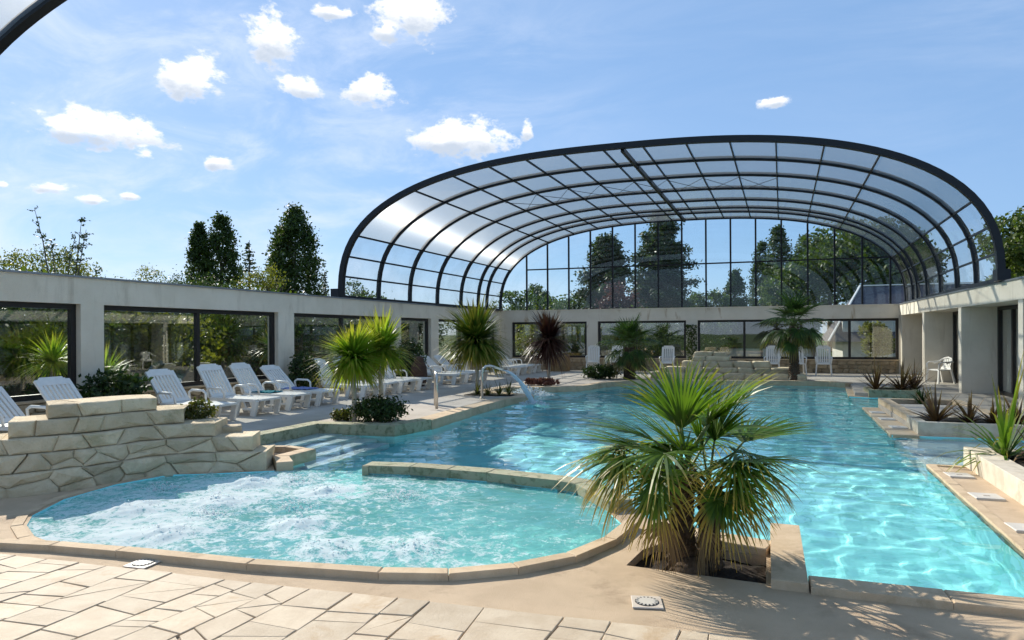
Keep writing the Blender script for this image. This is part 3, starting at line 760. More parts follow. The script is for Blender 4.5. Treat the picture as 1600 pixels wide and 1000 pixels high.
# right building: fins, soffit beam, sliding doors with curtains behind
rb = thing('pool_building', 'white building with deep fins and dark glass doors on the right', 'building', (4.7, 22., 0))
MB().box(0, 3.6, -12, 7.3, 2.34, ZT).build('roof_slab', 'wall', rb)
MB().box(-.03, 3.4, -12, 7.25, ZT, ZT + .035).build('roof_edge', 'alu', rb)
FY = [11.4, 16.0, 20.55, 25.0]
for y in FY: MB().box(-.05 + .06, 1.0, y - 22, y - 22 + .28, DL, 2.34).build('fin_wall', 'wall', rb)
MB().box(3.3, 3.6, -12, 7.3, 0, 2.34).build('rear_wall', 'wall', rb)
for a, c in zip([7.0] + FY, FY + [28.9]):
    u0, u1 = a + .28 - 22, c - 22
    window(rb, u0 + .003, u1 - .003, DL + .002, 2.33, [u0 + (u1 - u0) * t for t in (.25, .5, .75)], lambda u, d, z: (.9 - d, u, z), 'glassL', .09, .1)
    cb = MB(); nn = 60
    for i in range(nn + 1):
        u = u0 + .1 + (u1 - u0 - .2) * i / nn; x = 1.35 + .035 * sin(i * 1.9)
        cb.v += [(x, u, DL + .02), (x, u, 2.3)]
    for i in range(nn): cb.f.append((2 * i, 2 * i + 2, 2 * i + 3, 2 * i + 1))
    cb.build('curtain', 'curtain', rb, True)
MB().box(.02, .9, 3.9 + 3.0, 3.9 + 3.3, DL, 2.34).build('end_wall', 'wall', rb)


# ------------------------------------------------------------------ retractable enclosure
def enclosure(label, yf, ys, hw, rise, z0, cx0, drift, shear, end_glass):
    root = thing('pool_enclosure', label, 'enclosure', (cx0, yf, 0)); N = 2.62
    def prof(t):   # t 0..1 right foot to left foot
        a = pi * t; c, s_ = cos(a), sin(a)
        return (math.copysign(abs(c) ** (2 / N), c) * hw, z0 + rise * abs(s_) ** (2 / N))
    D = [prof(i / 600) for i in range(601)]
    L = [0.]
    for a, c in zip(D, D[1:]): L.append(L[-1] + math.hypot(c[0] - a[0], c[1] - a[1]))
    def at(l):
        lo, hi = 0, 600
        while hi - lo > 1:
            m = (lo + hi) // 2
            if L[m] <= l: lo = m
            else: hi = m
        f = (l - L[lo]) / max(1e-9, L[hi] - L[lo]); return (D[lo][0] + (D[hi][0] - D[lo][0]) * f, D[lo][1] + (D[hi][1] - D[lo][1]) * f)
    def len_x(x): return L[min(range(601), key=lambda i: abs(D[i][0] - x))]
    def len_z(z, right): return L[min(range(301) if right else range(300, 601), key=lambda i: abs(D[i][1] - z))]
    zc = [z0, z0 + .58, z0 + 1.15, z0 + 1.74]
    R = [len_z(z, True) for z in zc]; R[0] = 0.
    mid = [len_x(x) for x in (5.9, 4.72, 3.67, 2.62, 1.57, .52, -.52, -1.57, -2.62, -3.67, -4.72, -5.9)]
    Lf = [len_z(z, False) for z in zc][::-1]; Lf[-1] = L[-1]
    cuts = R + mid + Lf
    def W(x, y, z): return (x + drift * (y - yf), y - yf + shear * x, z)
    def rib(y, wd, dp, name):
        b = MB(); K = 72; o = 0
        for i in range(K + 1):
            l = L[-1] * i / K; p = Vector(at(l)); q = Vector(at(min(L[-1], l + .05))) - Vector(at(max(0, l - .05))); q.normalize(); nn = Vector((q.y, -q.x))
            for sx, sz in ((-1, -.4), (1, -.4), (1, .6), (-1, .6)):
                e = p + nn * (sz * dp); b.v.append(W(e.x, y + sx * wd / 2, e.y))
        for i in range(K):
            for j in range(4): b.f.append((4 * i + j, 4 * i + (j + 1) % 4, 4 * i + 4 + (j + 1) % 4, 4 * i + 4 + j))
        b.f += [(3, 2, 1, 0), (4 * K, 4 * K + 1, 4 * K + 2, 4 * K + 3)]
        return b.build(name, 'black', root)
    for k, y in enumerate(ys): rib(y, .14 if k == 0 else .085, .15 if k == 0 else .12, 'arch_rib')
    for ka, (ya, yb) in enumerate(zip(ys, ys[1:])):
        a0 = ya + (.075 if ka == 0 else .045); b0 = yb - .045
        for q, (l0, l1) in enumerate(zip(cuts, cuts[1:])):
            clear = q < 3 or q >= len(cuts) - 4
            m = 5 if l1 - l0 > 1.5 else 3; b = MB(); tx, ty, tz = [], [], []
            for i in range(m + 1):
                l = l0 + (l1 - l0) * i / m; x, z = at(l); x2, z2 = at(min(L[-1], l + .02)); x1, z1 = at(max(0, l - .02)); d = Vector((x2 - x1, shear * (x2 - x1), z2 - z1)).normalized()
                b.v += [W(x, a0, z), W(x, b0, z)]; tx += [d.x] * 2; ty += [d.y] * 2; tz += [d.z] * 2
            for i in range(m): b.f.append((2 * i, 2 * i + 1, 2 * i + 3, 2 * i + 2))
            b.at = {'tx': tx, 'ty': ty, 'tz': tz}
            b.build('clear_panel' if clear else 'roof_panel', 'glassS' if clear else 'poly', root, True)
        for l in cuts[1:-1]:
            x, z = at(l); MB().bar(W(x, a0, z - .01), W(x, b0, z - .01), .035, .05).build('purlin', 'black', root)
        x, z = at(len_x(0.)); MB().bar(W(x, a0, z - .06), W(x, b0, z - .06), .09, .12).build('ridge_beam', 'black', root)
        if len(ys) > 5 and ka == 2:     # cross bracing cables in one bay
            for q in range(6, 14):
                l0, l1 = cuts[q], cuts[q + 1]; (xa, za), (xb, zb) = at(l0), at(l1)
                for u, v in ((a0, b0), (b0, a0)): MB().tube([W(xa, u, za - .07), W(xb, v, zb - .07)], .009, 4).build('bracing_cable', 'black', root)
    for sx in (-1, 1):
        ya, yb = ys[0] - .3, ys[-1]; x = sx * (hw - .02)
        b = MB().bar(W(x, ya, z0 - .045), W(x, yb, z0 - .045), .16, .09); b.build('base_rail', 'black', root)
        xb = sx * (hw - .05); wb = MB(); p = W(xb, ys[0] - .1, z0)
        wb.box(p[0] - .12, p[0] + .12, p[1] - .35, p[1] - .02, z0 - .08, z0 + .17); wb.build('wheel_box', 'black', root)
    if end_glass:
        y = ys[-1]
        def top(x): x = max(-hw + .01, min(hw - .01, x)); return z0 + rise * max(0., 1 - abs(x / hw) ** N) ** (1 / N)
        xs_ = [-hw + .1] + [-6.95 + k * .975 for k in range(16)] + [hw - .12]; zt = 4.6; zb_ = ZT + .06
        for k, x in enumerate(xs_[1:-1]):
            MB().bar(W(x, y, zb_ - .04), W(x, y, top(x) - .06), .06, .07, (1, 0, 0)).build('end_mullion', 'black', root)
        MB().bar(W(xs_[1], y, zt), W(xs_[-2], y, zt), .06, .055).build('end_transom', 'black', root)
        for xa, xb in zip(xs_, xs_[1:]):
            e = .035; pa, pb = xa + e, xb - e; mids = [pa + (pb - pa) * i / 4 for i in range(5)]
            def pane(bot, tops, nm):
                b = MB()
                for dy in (-.005, .005):
                    b.v += [W(x, y + dy, bot) for x in mids] + [W(x, y + dy, t) for x, t in zip(mids, tops)]
                K = 5
                for i in range(4): b.f += [(i, i + 1, K + i + 1, K + i), (2 * K + i + 1, 2 * K + i, 3 * K + i, 3 * K + i + 1)]
                b.build('end_pane', 'glassE', root)
            tp = [top(x) - .04 for x in mids]
            if xa >= -7. and xb < 7.8: pane(zb_, [zt - .03] * 5, 'l'); pane(zt + .03, [max(zt + .05, t) for t in tp], 'u')
            else: pane(zb_, [max(zb_ + .02, t) for t in tp], 'l')
    return root


enclosure('tall arched black ribbed glazed pool enclosure over the far end of the pool', 17.05, [17.05, 19.0, 20.95, 22.95, 24.95, 26.6, 27.5, 29.05], 8.2, 3.62, 2.86, -3.47, .018, .05, True)
enclosure('nearer section of the arched enclosure, its edge cutting the upper left corner', 6.75, [6.75, 4.8, 2.85, .9], 8.85, 4.25, 2.86, -3.45, 0., .03, False)


# ------------------------------------------------------------------ furniture
def lounger_parts(root):
    """white moulded lounger, head towards -x, foot towards +x; origin on the ground under its middle"""
    b = MB(); W_ = .31; z = .33
    for s in (-1, 1): b.box(-.30, .95, s * W_ - .035, s * W_ + .035, z - .05, z + .01)
    for x in [-.3 + i * .122 for i in range(11)]: b.box(x, x + .095, -W_ + .036, W_ - .036, z - .03, z + .004)
    b.build('seat', 'white', root)
    b = MB(); a = rad(50); L = .80
    def bk(u, v, t): return (-u * cos(a) - t * sin(a), v, u * sin(a) - t * cos(a))
    def bbox(u0, u1, v0, v1, t0, t1):
        vs = [bk(u, v, t) for t in (t0, t1) for u, v in ((u0, v0), (u1, v0), (u1, v1), (u0, v1))]
        b.add(vs, [(3, 2, 1, 0), (4, 5, 6, 7), (0, 1, 5, 4), (1, 2, 6, 5), (2, 3, 7, 6), (3, 0, 4, 7)])
    for s in (-1, 1): bbox(0, L - .05, s * .27 - .035, s * .27 + .035, -.02, .02)
    bbox(0, .08, -.235, .235, -.018, .018); bbox(L - .16, L - .03, -.235, .235, -.018, .018); bbox(L - .03, L, -.2, .2, -.018, .016)
    for i in range(6): v = -.235 + .0255 + i * .0765; bbox(.08, L - .16, v, v + .05, -.012, .012)
    b.build('backrest', 'white', root, loc=(-.28, 0, z))
    for s in (-1, 1):
        b = MB(); y = s * .33
        b.bar((.50, y, z - .02), (.42, y, .02), .05, .09, (1, 0, 0)).bar((-.16, y, z - .02), (-.02, y, .02), .05, .09, (1, 0, 0)).box(-.06, .46, y - .025, y + .025, 0, .05)
        b.build('leg', 'white', root)
        b = MB(); b.bar((.92, y * .95, z - .02), (.84, y * .95, .0), .05, .12, (1, 0, 0)).box(.58, .86, y * .95 - .02, y * .95 + .02, .12, .16)
        b.build('foot_leg', 'white', root)
        b = MB(); b.tube([(-.32, y * 1.04, z), (-.36, y * 1.06, z + .16), (-.28, y * 1.07, z + .205), (.02, y * 1.07, z + .20), (.10, y * 1.06, z + .15), (.12, y * 1.03, z)], [.022, .024, .026, .026, .024, .022], 6)
        b.build('armrest', 'white', root, True)


LG = 'white plastic loungers along the left wall'
L0 = thing('sun_lounger', 'white slatted lounger nearest the rock wall, first in the row of four', 'sun lounger', (-10.35, 9.75, DL), rad(-4), LG); lounger_parts(L0)
for x, y, rz, lab in [(-10.35, 10.95, -3, 'white lounger second from the rock wall, bare seat'), (-10.4, 11.95, 1, 'white lounger with a teal towel on its seat'), (-10.35, 12.95, -2, 'white lounger with a blue towel, its backrest raised by the pillar'),
                      (-10.2, 6.62, 3, 'white lounger behind the rock wall cut by the left edge'), (-9.95, 7.5, 6, 'white lounger behind the rock wall, only its slatted backrest top showing'),
                      (-10.3, 14.6, 0, 'white lounger behind the lime mop head tree, nearest of that group'), (-10.3, 15.5, 2, 'white lounger behind the lime mop head tree, second of that group'), (-10.25, 16.4, -2, 'white lounger behind the lime mop head tree, third of that group'), (-10.2, 17.3, 1, 'white lounger just in front of the dark brown urn'),
                      (-10.2, 19.6, 0, 'white lounger just beyond the dark brown urn'), (-10.2, 20.5, 2, 'white lounger second beyond the dark brown urn'), (-10.15, 21.4, -1, 'white lounger third beyond the dark brown urn'),
                      (-9.9, 24.6, 2, 'white lounger in the far corner group, nearest one'), (-9.9, 25.5, -2, 'white lounger in the far corner group, middle one'), (-9.85, 26.4, 3, 'white lounger in the far corner group, by the tan planter')]:
    c = copy_thing(L0, (x, y, DL), rad(rz), lab, LG)
    for ch in c.children:
        if ch.name.startswith('backrest'): ch.rotation_euler[1] = rad((-9, 4, -4, 7, 0, -7, 6)[int(x * 10 + y * 10) % 7])


def towel(name, label, mat, loc, sx, sy, seed):
    b = MB(); nx, ny = 12, 10
    for j in range(ny + 1):
        for i in range(nx + 1):
            u, v = i / nx - .5, j / ny - .5
            b.v.append((u * sx, v * sy, .02 + .045 * abs(noise.noise(Vector((u * 5 + seed, v * 5, 0)))) + .02 * noise.noise(Vector((u * 14, v * 14 + seed, 3)))))
    for j in range(ny):
        for i in range(nx): b.f.append((j * (nx + 1) + i, j * (nx + 1) + i + 1, (j + 1) * (nx + 1) + i + 1, (j + 1) * (nx + 1) + i))
    o = b.build(name, mat, None, True, loc); md = o.modifiers.new('s', 'SOLIDIFY'); md.thickness = .012; tag(o, label, 'towel')


towel('towel', 'crumpled teal towel on the third lounger', 'teal', (-10.35, 11.95, DL + .335), .5, .42, 1)
towel('towel', 'crumpled pale blue towel on the fourth lounger', 'blue', (-10.3, 12.95, DL + .335), .8, .45, 5)


def chair_parts(root, round_back=False):
    """white resin armchair facing -y; origin on the ground"""
    b = MB(); b.box(-.23, .23, -.22, .22, .40, .435); b.build('seat', 'white', root)
    b = MB()
    if round_back:
        pts = [(-.27, .02, .62), (-.27, .2, .68), (-.18, .27, .76), (0, .29, .80), (.18, .27, .76), (.27, .2, .68), (.27, .02, .62)]
        b.tube(pts, .026, 6)
        for i in range(5): x = -.15 + i * .075; b.bar((x * .9, .21, .43), (x, .275, .755), .045, .014, (0, 1, 0))
        b.box(-.21, .21, .2, .225, .40, .50)
    else:
        for i in range(6): x = -.19 + i * .076; b.bar((x, .20, .43), (x, .40, 1.02), .05, .018, (0, 1, 0))
        b.bar((-.22, .205, .45), (.22, .205, .45), .03, .06); b.bar((-.22, .395, 1.02), (.22, .395, 1.02), .028, .09); b.bar((-.18, .41, 1.075), (.18, .41, 1.075), .026, .05)
        for s in (-1, 1): b.bar((s * .235, .20, .40), (s * .225, .40, 1.04), .04, .03, (0, 1, 0))
    b.build('backrest', 'white', root)
    for s in (-1, 1):
        MB().bar((s * .24, -.20, .43), (s * .27, -.24, 0), .045, .045, (0, 1, 0)).build('leg', 'white', root)
        MB().bar((s * .23, .20, .43), (s * .26, .30, 0), .045, .045, (0, 1, 0)).build('leg', 'white', root)
        MB().tube([(s * .255, -.21, .42), (s * .275, -.22, .60), (s * .28, -.15, .65), (s * .28, .15, .665), (s * .26, .26, .66)], .024, 6).build('armrest', 'white', root, True)


CG = 'white high backed garden chairs along the far wall'
K0 = thing('garden_chair', 'white high backed chair at the far left pillar', 'chair', (-6.9, 27.7, DL), rad(8), CG); chair_parts(K0)
for x, y, rz, lab in [(-6.05, 27.8, -14, 'white high backed chair half hidden by the far left palm'), (-3.75, 27.2, 2, 'white high backed chair just left of the rock mound'), (.15, 27.6, -4, 'white high backed chair left of the tall far palm'), (1.05, 27.7, 6, 'white high backed chair right behind the tall far palm'), (1.95, 27.8, -3, 'white high backed chair right of the tall far palm, rightmost of the row')]:
    copy_thing(K0, (x, y, DL), rad(rz), lab, CG)
K1 = thing('garden_chair', 'white round backed stacking armchair beside the right building fin', 'chair', (5.0, 24.35, DL), rad(-65)); chair_parts(K1, True)
K2 = copy_thing(K1, (-13.4, 12.0, 0), rad(70), 'white round backed chair seen through the left window')

# brown urn, tan planter, wooden stand
r = thing('urn', 'dark brown round urn between the lounger groups', 'urn', (-10.1, 18.4, DL))
MB().lathe([(.16, 0), (.22, .1), (.27, .35), (.24, .62), (.15, .78), (.17, .84)], 18).build('urn_body', 'pot', r, True)
MB().lathe([(.17, .84), (.14, .89), (.04, .93)], 18).build('urn_lid', 'pot', r, True)
r = thing('planter_box', 'tall tan planter box against the far window by the corner', 'planter', (-8.4, 27.7, DL))
MB().prism([(-.4, -.3), (.4, -.3), (.4, .3), (-.4, .3)], 0, .72, .02).build('planter_body', 'tan', r)
MB().box(-.36, .36, -.26, .26, .70, .728).build('soil', 'soil', r)
r = thing('towel_stand', 'thin wooden frame stand beside the tan planter', 'stand', (-9.3, 27.3, DL))
for s in (-.28, .28): MB().bar((s, 0, 0), (s, 0, 1.0), .04, .04).build('post', 'coping', r)
MB().bar((-.32, 0, .98), (.32, 0, .98), .05, .04).build('top_rail', 'coping', r)


def swan_neck(label, loc, rz):
    r = thing('water_spout', label, 'water spout', loc, rz)
    MB().tube([(0, 0, 0), (0, 0, .62), (.02, 0, .72), (.09, 0, .79), (.2, 0, .80), (.34, 0, .76)], .034, 10).build('pipe', 'steel', r, True)
    MB().lathe([(.07, 0), (.07, .02), (.05, .03)], 14).build('base_flange', 'steel', r)
    MB().bar((.30, 0, .775), (.52, 0, .70), .16, .045).build('nozzle', 'steel', r)
    return r


swan_neck('steel swan neck spout pouring a water sheet at the pool edge', (-6.5, 15.0, DL + .03), rad(20))
r = thing('handrail', 'plain steel post rail on the left pool edge, no water', 'handrail', (-6.55, 12.7, DL + .03), rad(120))
MB().tube([(0, 0, 0), (0, 0, .60), (.03, 0, .70), (.11, 0, .74), (.55, 0, .74)], .032, 10).build('rail_pipe', 'steel', r, True)
MB().tube([(.55, 0, .74), (.63, 0, .70), (.66, 0, .60), (.66, 0, 0)], .032, 10).build('rail_pipe', 'steel', r, True)
# the falling sheet of water and its splash
m = bpy.data.materials.new('aerated water'); m.use_nodes = True; T = NT(m.node_tree); T.n.clear()
g = T.new('ShaderNodeNewGeometry').outputs['Position']
df = T.mixs(.5, T.new('ShaderNodeBsdfDiffuse', i={0: (.78, .88, .92, 1)}), T.new('ShaderNodeBsdfTranslucent', i={0: (.75, .87, .92, 1)}))
T.new('ShaderNodeOutputMaterial', i={0: T.mixs(T.smooth(T.noise(g, 14., 5.), .1, .3), T.new('ShaderNodeBsdfTransparent', i={0: (.9, .96, 1, 1)}), df)})
M['aer'] = m
m = bpy.data.materials.new('white froth'); m.use_nodes = True; T = NT(m.node_tree); T.n.clear()
T.new('ShaderNodeOutputMaterial', i={0: T.mixs(.5, T.new('ShaderNodeBsdfDiffuse', i={0: (.9, .94, .95, 1)}), T.new('ShaderNodeBsdfTranslucent', i={0: (.9, .94, .95, 1)}))})
M['froth'] = m
b = MB(); d = Vector((cos(rad(20)), sin(rad(20)))); nrm = Vector((-d.y, d.x)); rg = random.Random(3)
for k in range(15):
    t = k / 14; x = .5 + .75 * t; z = DL + .03 + .70 - .12 * t - .72 * t * t; wd = .10 + .08 * t
    for (sx, sy) in ((-1, 0), (-.4, .06), (.4, .06), (1, 0), (.4, -.06), (-.4, -.06)):
        j = rg.uniform(-.012, .012); c = Vector((-6.5, 15.0)) + d * (x + sy + j) + nrm * (sx * wd + j); b.v.append((c.x, c.y, max(z, WZ - .03)))
for k in range(14):
    for i in range(6): b.f.append((6 * k + i, 6 * k + (i + 1) % 6, 6 * k + 6 + (i + 1) % 6, 6 * k + 6 + i))
tag(b.build('water_sheet', 'aer', None, True), 'white sheet of water falling from the swan neck spout', 'water jet')


def splash(name, label, spots, rx, ry, hh, nn, seed, big=.05):
    rg = random.Random(seed); b = MB()
    for _ in range(nn):
        cx, cyy = rg.choice(spots); a = rg.uniform(0, 2 * pi); q = math.sqrt(rg.random()); x = cx + rx * q * cos(a); y = cyy + ry * q * sin(a); s = rg.uniform(.008, big) * (1.2 - q); z = WZ + rg.random() ** 2 * hh * (1.1 - q)
        b.add([(x + s * u, y + s * v, z + s * t * .8) for u, v, t in ((1, 0, 0), (0, 1, 0), (-1, 0, 0), (0, -1, 0), (0, 0, 1), (0, 0, -1))], [(0, 1, 4), (1, 2, 4), (2, 3, 4), (3, 0, 4), (1, 0, 5), (2, 1, 5), (3, 2, 5), (0, 3, 5)])
    tag(b.build(name, 'froth', None, True), label, 'splash', None, 'stuff')


splash('splash', 'white churning splash in the little inlet by the red cordyline', [(-6.3, 17.9)], .75, .5, .26, 900, 1)
splash('splash', 'white foam where the water sheet enters the pool', [(-5.35, 15.42)], .45, .35, .14, 420, 2)
splash('froth', 'white bubbling froth over the spa jets', MOUND + [(-6.3, 5.6), (-4.4, 5.5), (-3.6, 6.2), (-5.2, 6.5), (-5.0, 5.0)], .34, .26, .10, 2600, 3, .017)


# ------------------------------------------------------------------ plants
def blade(b, p0, d, length, width, droop, segs=4, side=None, tone=.5, fold=.0):
    """one strap leaf: starts at p0 along d, bends down by droop"""
    d = Vector(d).normalized(); s = d.cross(Vector((0, 0, 1)))
    if side is not None: s = Vector(side)
    if s.length < .01: s = Vector((1, 0, 0))
    s.normalize(); p = Vector(p0); o = len(b.v); T_ = b.at.setdefault('tone', []); P_ = b.at.setdefault('tip', [])
    for k in range(segs + 1):
        t = k / segs; wd = width * (1 - t) ** .65 * (.55 + .45 * min(1, t * 4)) if k < segs else 0.002
        b.v.append(tuple(p - s * wd / 2)); b.v.append(tuple(p + s * wd / 2)); T_ += [tone, tone]; P_ += [t, t]
        p = p + d * (length / segs); d = (d + Vector((0, 0, -1)) * droop / segs * (1 + t)).normalized()
    for k in range(segs): b.f.append((o + 2 * k, o + 2 * k + 1, o + 2 * k + 3, o + 2 * k + 2))


def fan_leaf(elev, petl, rad_, n, droop, seed, mat, wid=.034, tipbrown=1., arc=256, tilt=12):
    rg = random.Random(seed); b = MB(); e = rad(elev)
    d = Vector((cos(e), 0, sin(e))); pts = []; p = Vector((0, 0, 0)); dd = d.copy()
    for k in range(6): pts.append(p.copy()); p = p + dd * petl / 5; dd = (dd + Vector((0, 0, -.06))).normalized()
    hub = pts[-1]
    eb = math.atan2(dd.z, dd.x) - rad(tilt); bl = Vector((cos(eb), 0, sin(eb))); s = Vector((0, 1, 0)); nn = Vector((-sin(eb), 0, cos(eb)))
    for i in range(n):
        ph = rad(-arc / 2 + arc * (i + .5) / n + rg.uniform(-2, 2)); c = cos(ph)
        dr = bl * c + s * sin(ph) + nn * (.10 + .12 * abs(sin(ph)))
        L = rad_ * (.70 + .30 * max(0, c)) * rg.uniform(.9, 1.06)
        sd_ = nn.cross(dr).normalized() + nn * rg.uniform(-.5, .5)
        blade(b, hub, dr, L, wid * (.8 + .3 * max(0, c)), droop * rg.uniform(.7, 1.25), 5, sd_, rg.random(), 0)
    b.at['tip'] = [max(0., t * tipbrown) for t in b.at['tip']]
    pm = MB().tube(pts, [.016, .013, .011, .010, .009, .008], 5)
    return b.mesh('leaf', mat), pm.mesh('petiole', 'petiole', True)


def fan_palm(name, label, loc, scale, variants, leaves, trunks, seed, mat, top_z):
    """trunks: list of (x, y, height, radius); leaves: list of (variant, azimuth, trunk index, drop, size)"""
    r = thing(name, label, 'palm', loc)
    for (x, y, hgt, rr) in trunks:
        b = MB(); rg = random.Random(seed); ns = 22; nk = max(8, int(hgt / .035))
        for k in range(nk + 1):
            for i in range(ns):
                a = 2 * pi * i / ns; q = rr * (1.05 + .22 * ((k + i) % 2) * (1 if k % 2 else .3) + rg.uniform(-.08, .1)) * (1.25 - .35 * min(1, k / nk * 2) + .2 * max(0, k / nk - .7))
                b.v.append((x + q * cos(a), y + q * sin(a), hgt * k / nk - .04))
        for k in range(nk):
            for i in range(ns): b.f.append((k * ns + i, k * ns + (i + 1) % ns, (k + 1) * ns + (i + 1) % ns, (k + 1) * ns + i))
        b.f.append(tuple(nk * ns + i for i in range(ns)))
        b.build('trunk', 'trunk', r)
        fb = MB(); rg = random.Random(seed + 5)      # loose fibres and old leaf bases
        for _ in range(90):
            a = rg.uniform(0, 2 * pi); zz = rg.uniform(.1, hgt); blade(fb, (x + rr * cos(a), y + rr * sin(a), zz), (cos(a), sin(a), rg.uniform(.6, 2)), rg.uniform(.06, .14), .02, rg.uniform(0, 1.5), 3, None, rg.random())
        stuff(fb.build('trunk_fibre', 'trunk', r))
    for (v, az, ti, drop, sz) in leaves:
        x, y, hgt, rr = trunks[ti]; lm, pm = variants[v]
        o = obj('leaf', lm, r, (x, y, hgt + drop), rad(az), sz); obj('petiole', pm, o)
    return r


FV = [fan_leaf(82, .34, .56, 28, .25, 1, 'palm', .03, .75, 120), fan_leaf(64, .40, .60, 30, .35, 2, 'palm', .03, .8, 150), fan_leaf(46, .46, .58, 30, .5, 3, 'palm', .027, .85, 190, 18), fan_leaf(38, .50, .56, 30, .75, 4, 'palm', .026, .95, 220, 34),
      fan_leaf(26, .52, .50, 30, .9, 5, 'palm', .026, 1.15, 230, 48), fan_leaf(10, .42, .44, 28, .9, 6, 'palm', .025, 1.4, 220, 55), fan_leaf(44, .52, .64, 30, .3, 7, 'palm', .03, .7, 130),
      fan_leaf(-30, .26, .40, 26, 1.2, 8, 'deadleaf', .02, 1., 150, 45)]
lv = []; rng = random.Random(17)
for v, az in [(0, 40), (0, 170), (0, 290), (1, 100), (1, 220), (1, 340), (1, 10), (2, 60), (2, 150), (2, 250), (2, 320), (6, 196), (6, 55), (6, 212), (3, 30), (3, 75), (3, 130), (3, 185), (3, 215), (3, 255), (3, 300), (3, 345), (4, 15), (4, 45), (4, 100), (4, 160), (4, 195), (4, 225), (4, 262), (4, 290), (4, 335), (5, 25), (5, 110), (5, 205), (5, 255), (5, 310), (7, 240), (7, 330), (7, 180)]:
    lv.append((v, az + rng.uniform(-8, 8), 0 if rng.random() < .7 else 1, rng.uniform(-.12, .04) - (.0, .0, .02, .06, .1, .12, 0, .15)[v], rng.uniform(.88, 1.08) * (1.08 if v == 6 else 1.)))
fp = fan_palm('fan_palm', 'large bushy fan palm in the sunken bed in the foreground', (-.6, 5.06, -.1), 1., FV, lv, [(0, .0, .80, .085), (.18, .2, .64, .075)], 3, 'palm', 1.)
MB().lathe([(.05, -.06), (.11, .0), (.13, .06), (.12, .12), (.08, .17), (.04, .19)], 18, .07, -.07).build('root_bulb', 'trunk', fp, True)

FD = [fan_leaf(80, .5, .62, 26, .3, 11, 'palmD', .045, .6), fan_leaf(52, .55, .62, 26, .5, 12, 'palmD', .045, .6), fan_leaf(25, .58, .6, 26, .9, 13, 'palmD', .045, .7), fan_leaf(-5, .55, .58, 26, 1.4, 14, 'palmD', .045, .9), fan_leaf(-35, .5, .56, 26, 1.8, 15, 'palmD', .045, 1.2)]
def far_leaves(seed, n, size):
    rg = random.Random(seed); out = []
    for i in range(n): out.append((min(4, int(5 * (i / n) ** .8)), i * 137.5 + rg.uniform(-10, 10), 0, rg.uniform(-.15, .05) - .1 * (i / n), size * rg.uniform(.85, 1.1)))
    return out
fan_palm('fan_palm', 'broad dark fan palm at the far pool edge, left of the rock mound', (-4.55, 23.5, DL), 1, FD, far_leaves(1, 34, 1.15), [(0, 0, 1.15, .16)], 4, 'palmD', 2.)
fan_palm('fan_palm', 'tall fan palm on a slim trunk, far pool edge right of the rock mound', (.8, 24.1, DL), 1, FD, far_leaves(2, 32, 1.2), [(0, 0, 1.85, .13)], 5, 'palmD', 2.)
bo = thing('ornamental_bush', 'dark low bush at the foot of the far left palm', 'bush', (-5.5, 23.3, DL))


def leaf_cloud(pts, size, rg, tone=None, flat=.0):
    b = MB(); tn = []
    for p in pts:
        n_ = Vector((rg.gauss(0, 1), rg.gauss(0, 1), rg.gauss(0, 1) + flat)).normalized(); u = n_.orthogonal().normalized(); u = Matrix.Rotation(rg.uniform(0, 6.28), 3, n_) @ u; v = n_.cross(u)
        s = size * rg.uniform(.6, 1.3); p = Vector(p); o = len(b.v)
        b.v += [tuple(p - u * s), tuple(p + v * s * .55), tuple(p + u * s), tuple(p - v * s * .55)]; b.f.append((o, o + 1, o + 2, o + 3)); tn += [rg.random()] * 4
    b.at['tone'] = tn; return b


def clumps(rg, n, fn, spread, per):
    out = []
    for _ in range(n):
        c = Vector(fn(rg))
        for _ in range(per): out.append(c + Vector((rg.gauss(0, spread), rg.gauss(0, spread), rg.gauss(0, spread * .8))))
    return out


def ell(rx, ry, rz, zc, inner=.5):
    def f(rg):
        while True:
            v = Vector((rg.uniform(-1, 1), rg.uniform(-1, 1), rg.uniform(-1, 1)))
            if inner < v.length < 1: return (v.x * rx, v.y * ry, zc + v.z * rz)
    return f


def shrub(name, label, loc, rx, ry, h, mat, n, size, seed, root=None, cat='shrub', group=None):
    r = root or thing(name, label, cat, loc, 0., group); rg = random.Random(seed)
    pts = [p for p in clumps(rg, n // 12, ell(rx * .85, ry * .85, h * .45, h * .5, .3), min(rx, h) * .14, 12) if p.z > .01]
    stuff(leaf_cloud(pts, size, rg).build('foliage', mat, r))
    b = MB()
    for k in range(6): a = rg.uniform(0, 6.28); b.tube([(0, 0, -.03), (rx * .3 * cos(a), ry * .3 * sin(a), h * .4), (rx * .6 * cos(a), ry * .6 * sin(a), h * .7)], [.014, .01, .004], 4, False)
    stuff(b.build('stems', 'bark', r))
    return r


shrub('', '', None, .75, .5, .5, 'shrub', 2200, .05, 9, bo)


def sword_head(r, c, n, L, wd, mat, seed, drop=.9, low=-.72, name='crown'):
    rg = random.Random(seed); b = MB()
    for i in range(n):
        u = rg.uniform(low, 1.); a = rg.uniform(0, 2 * pi); q = math.sqrt(max(0, 1 - min(1, u) ** 2)); d = Vector((q * cos(a), q * sin(a), u + .06))
        blade(b, Vector(c) + d * .03, d, L * rg.uniform(.72, 1.12) * (.92 + .5 * noise.noise(d * 1.3 + Vector((seed, 0, 0)))), wd, drop * rg.uniform(.5, 1.3) * (1.15 - .7 * u), 4, None, rg.random())
    o = b.build(name, mat, r); o['kind'] = 'stuff'
    return o


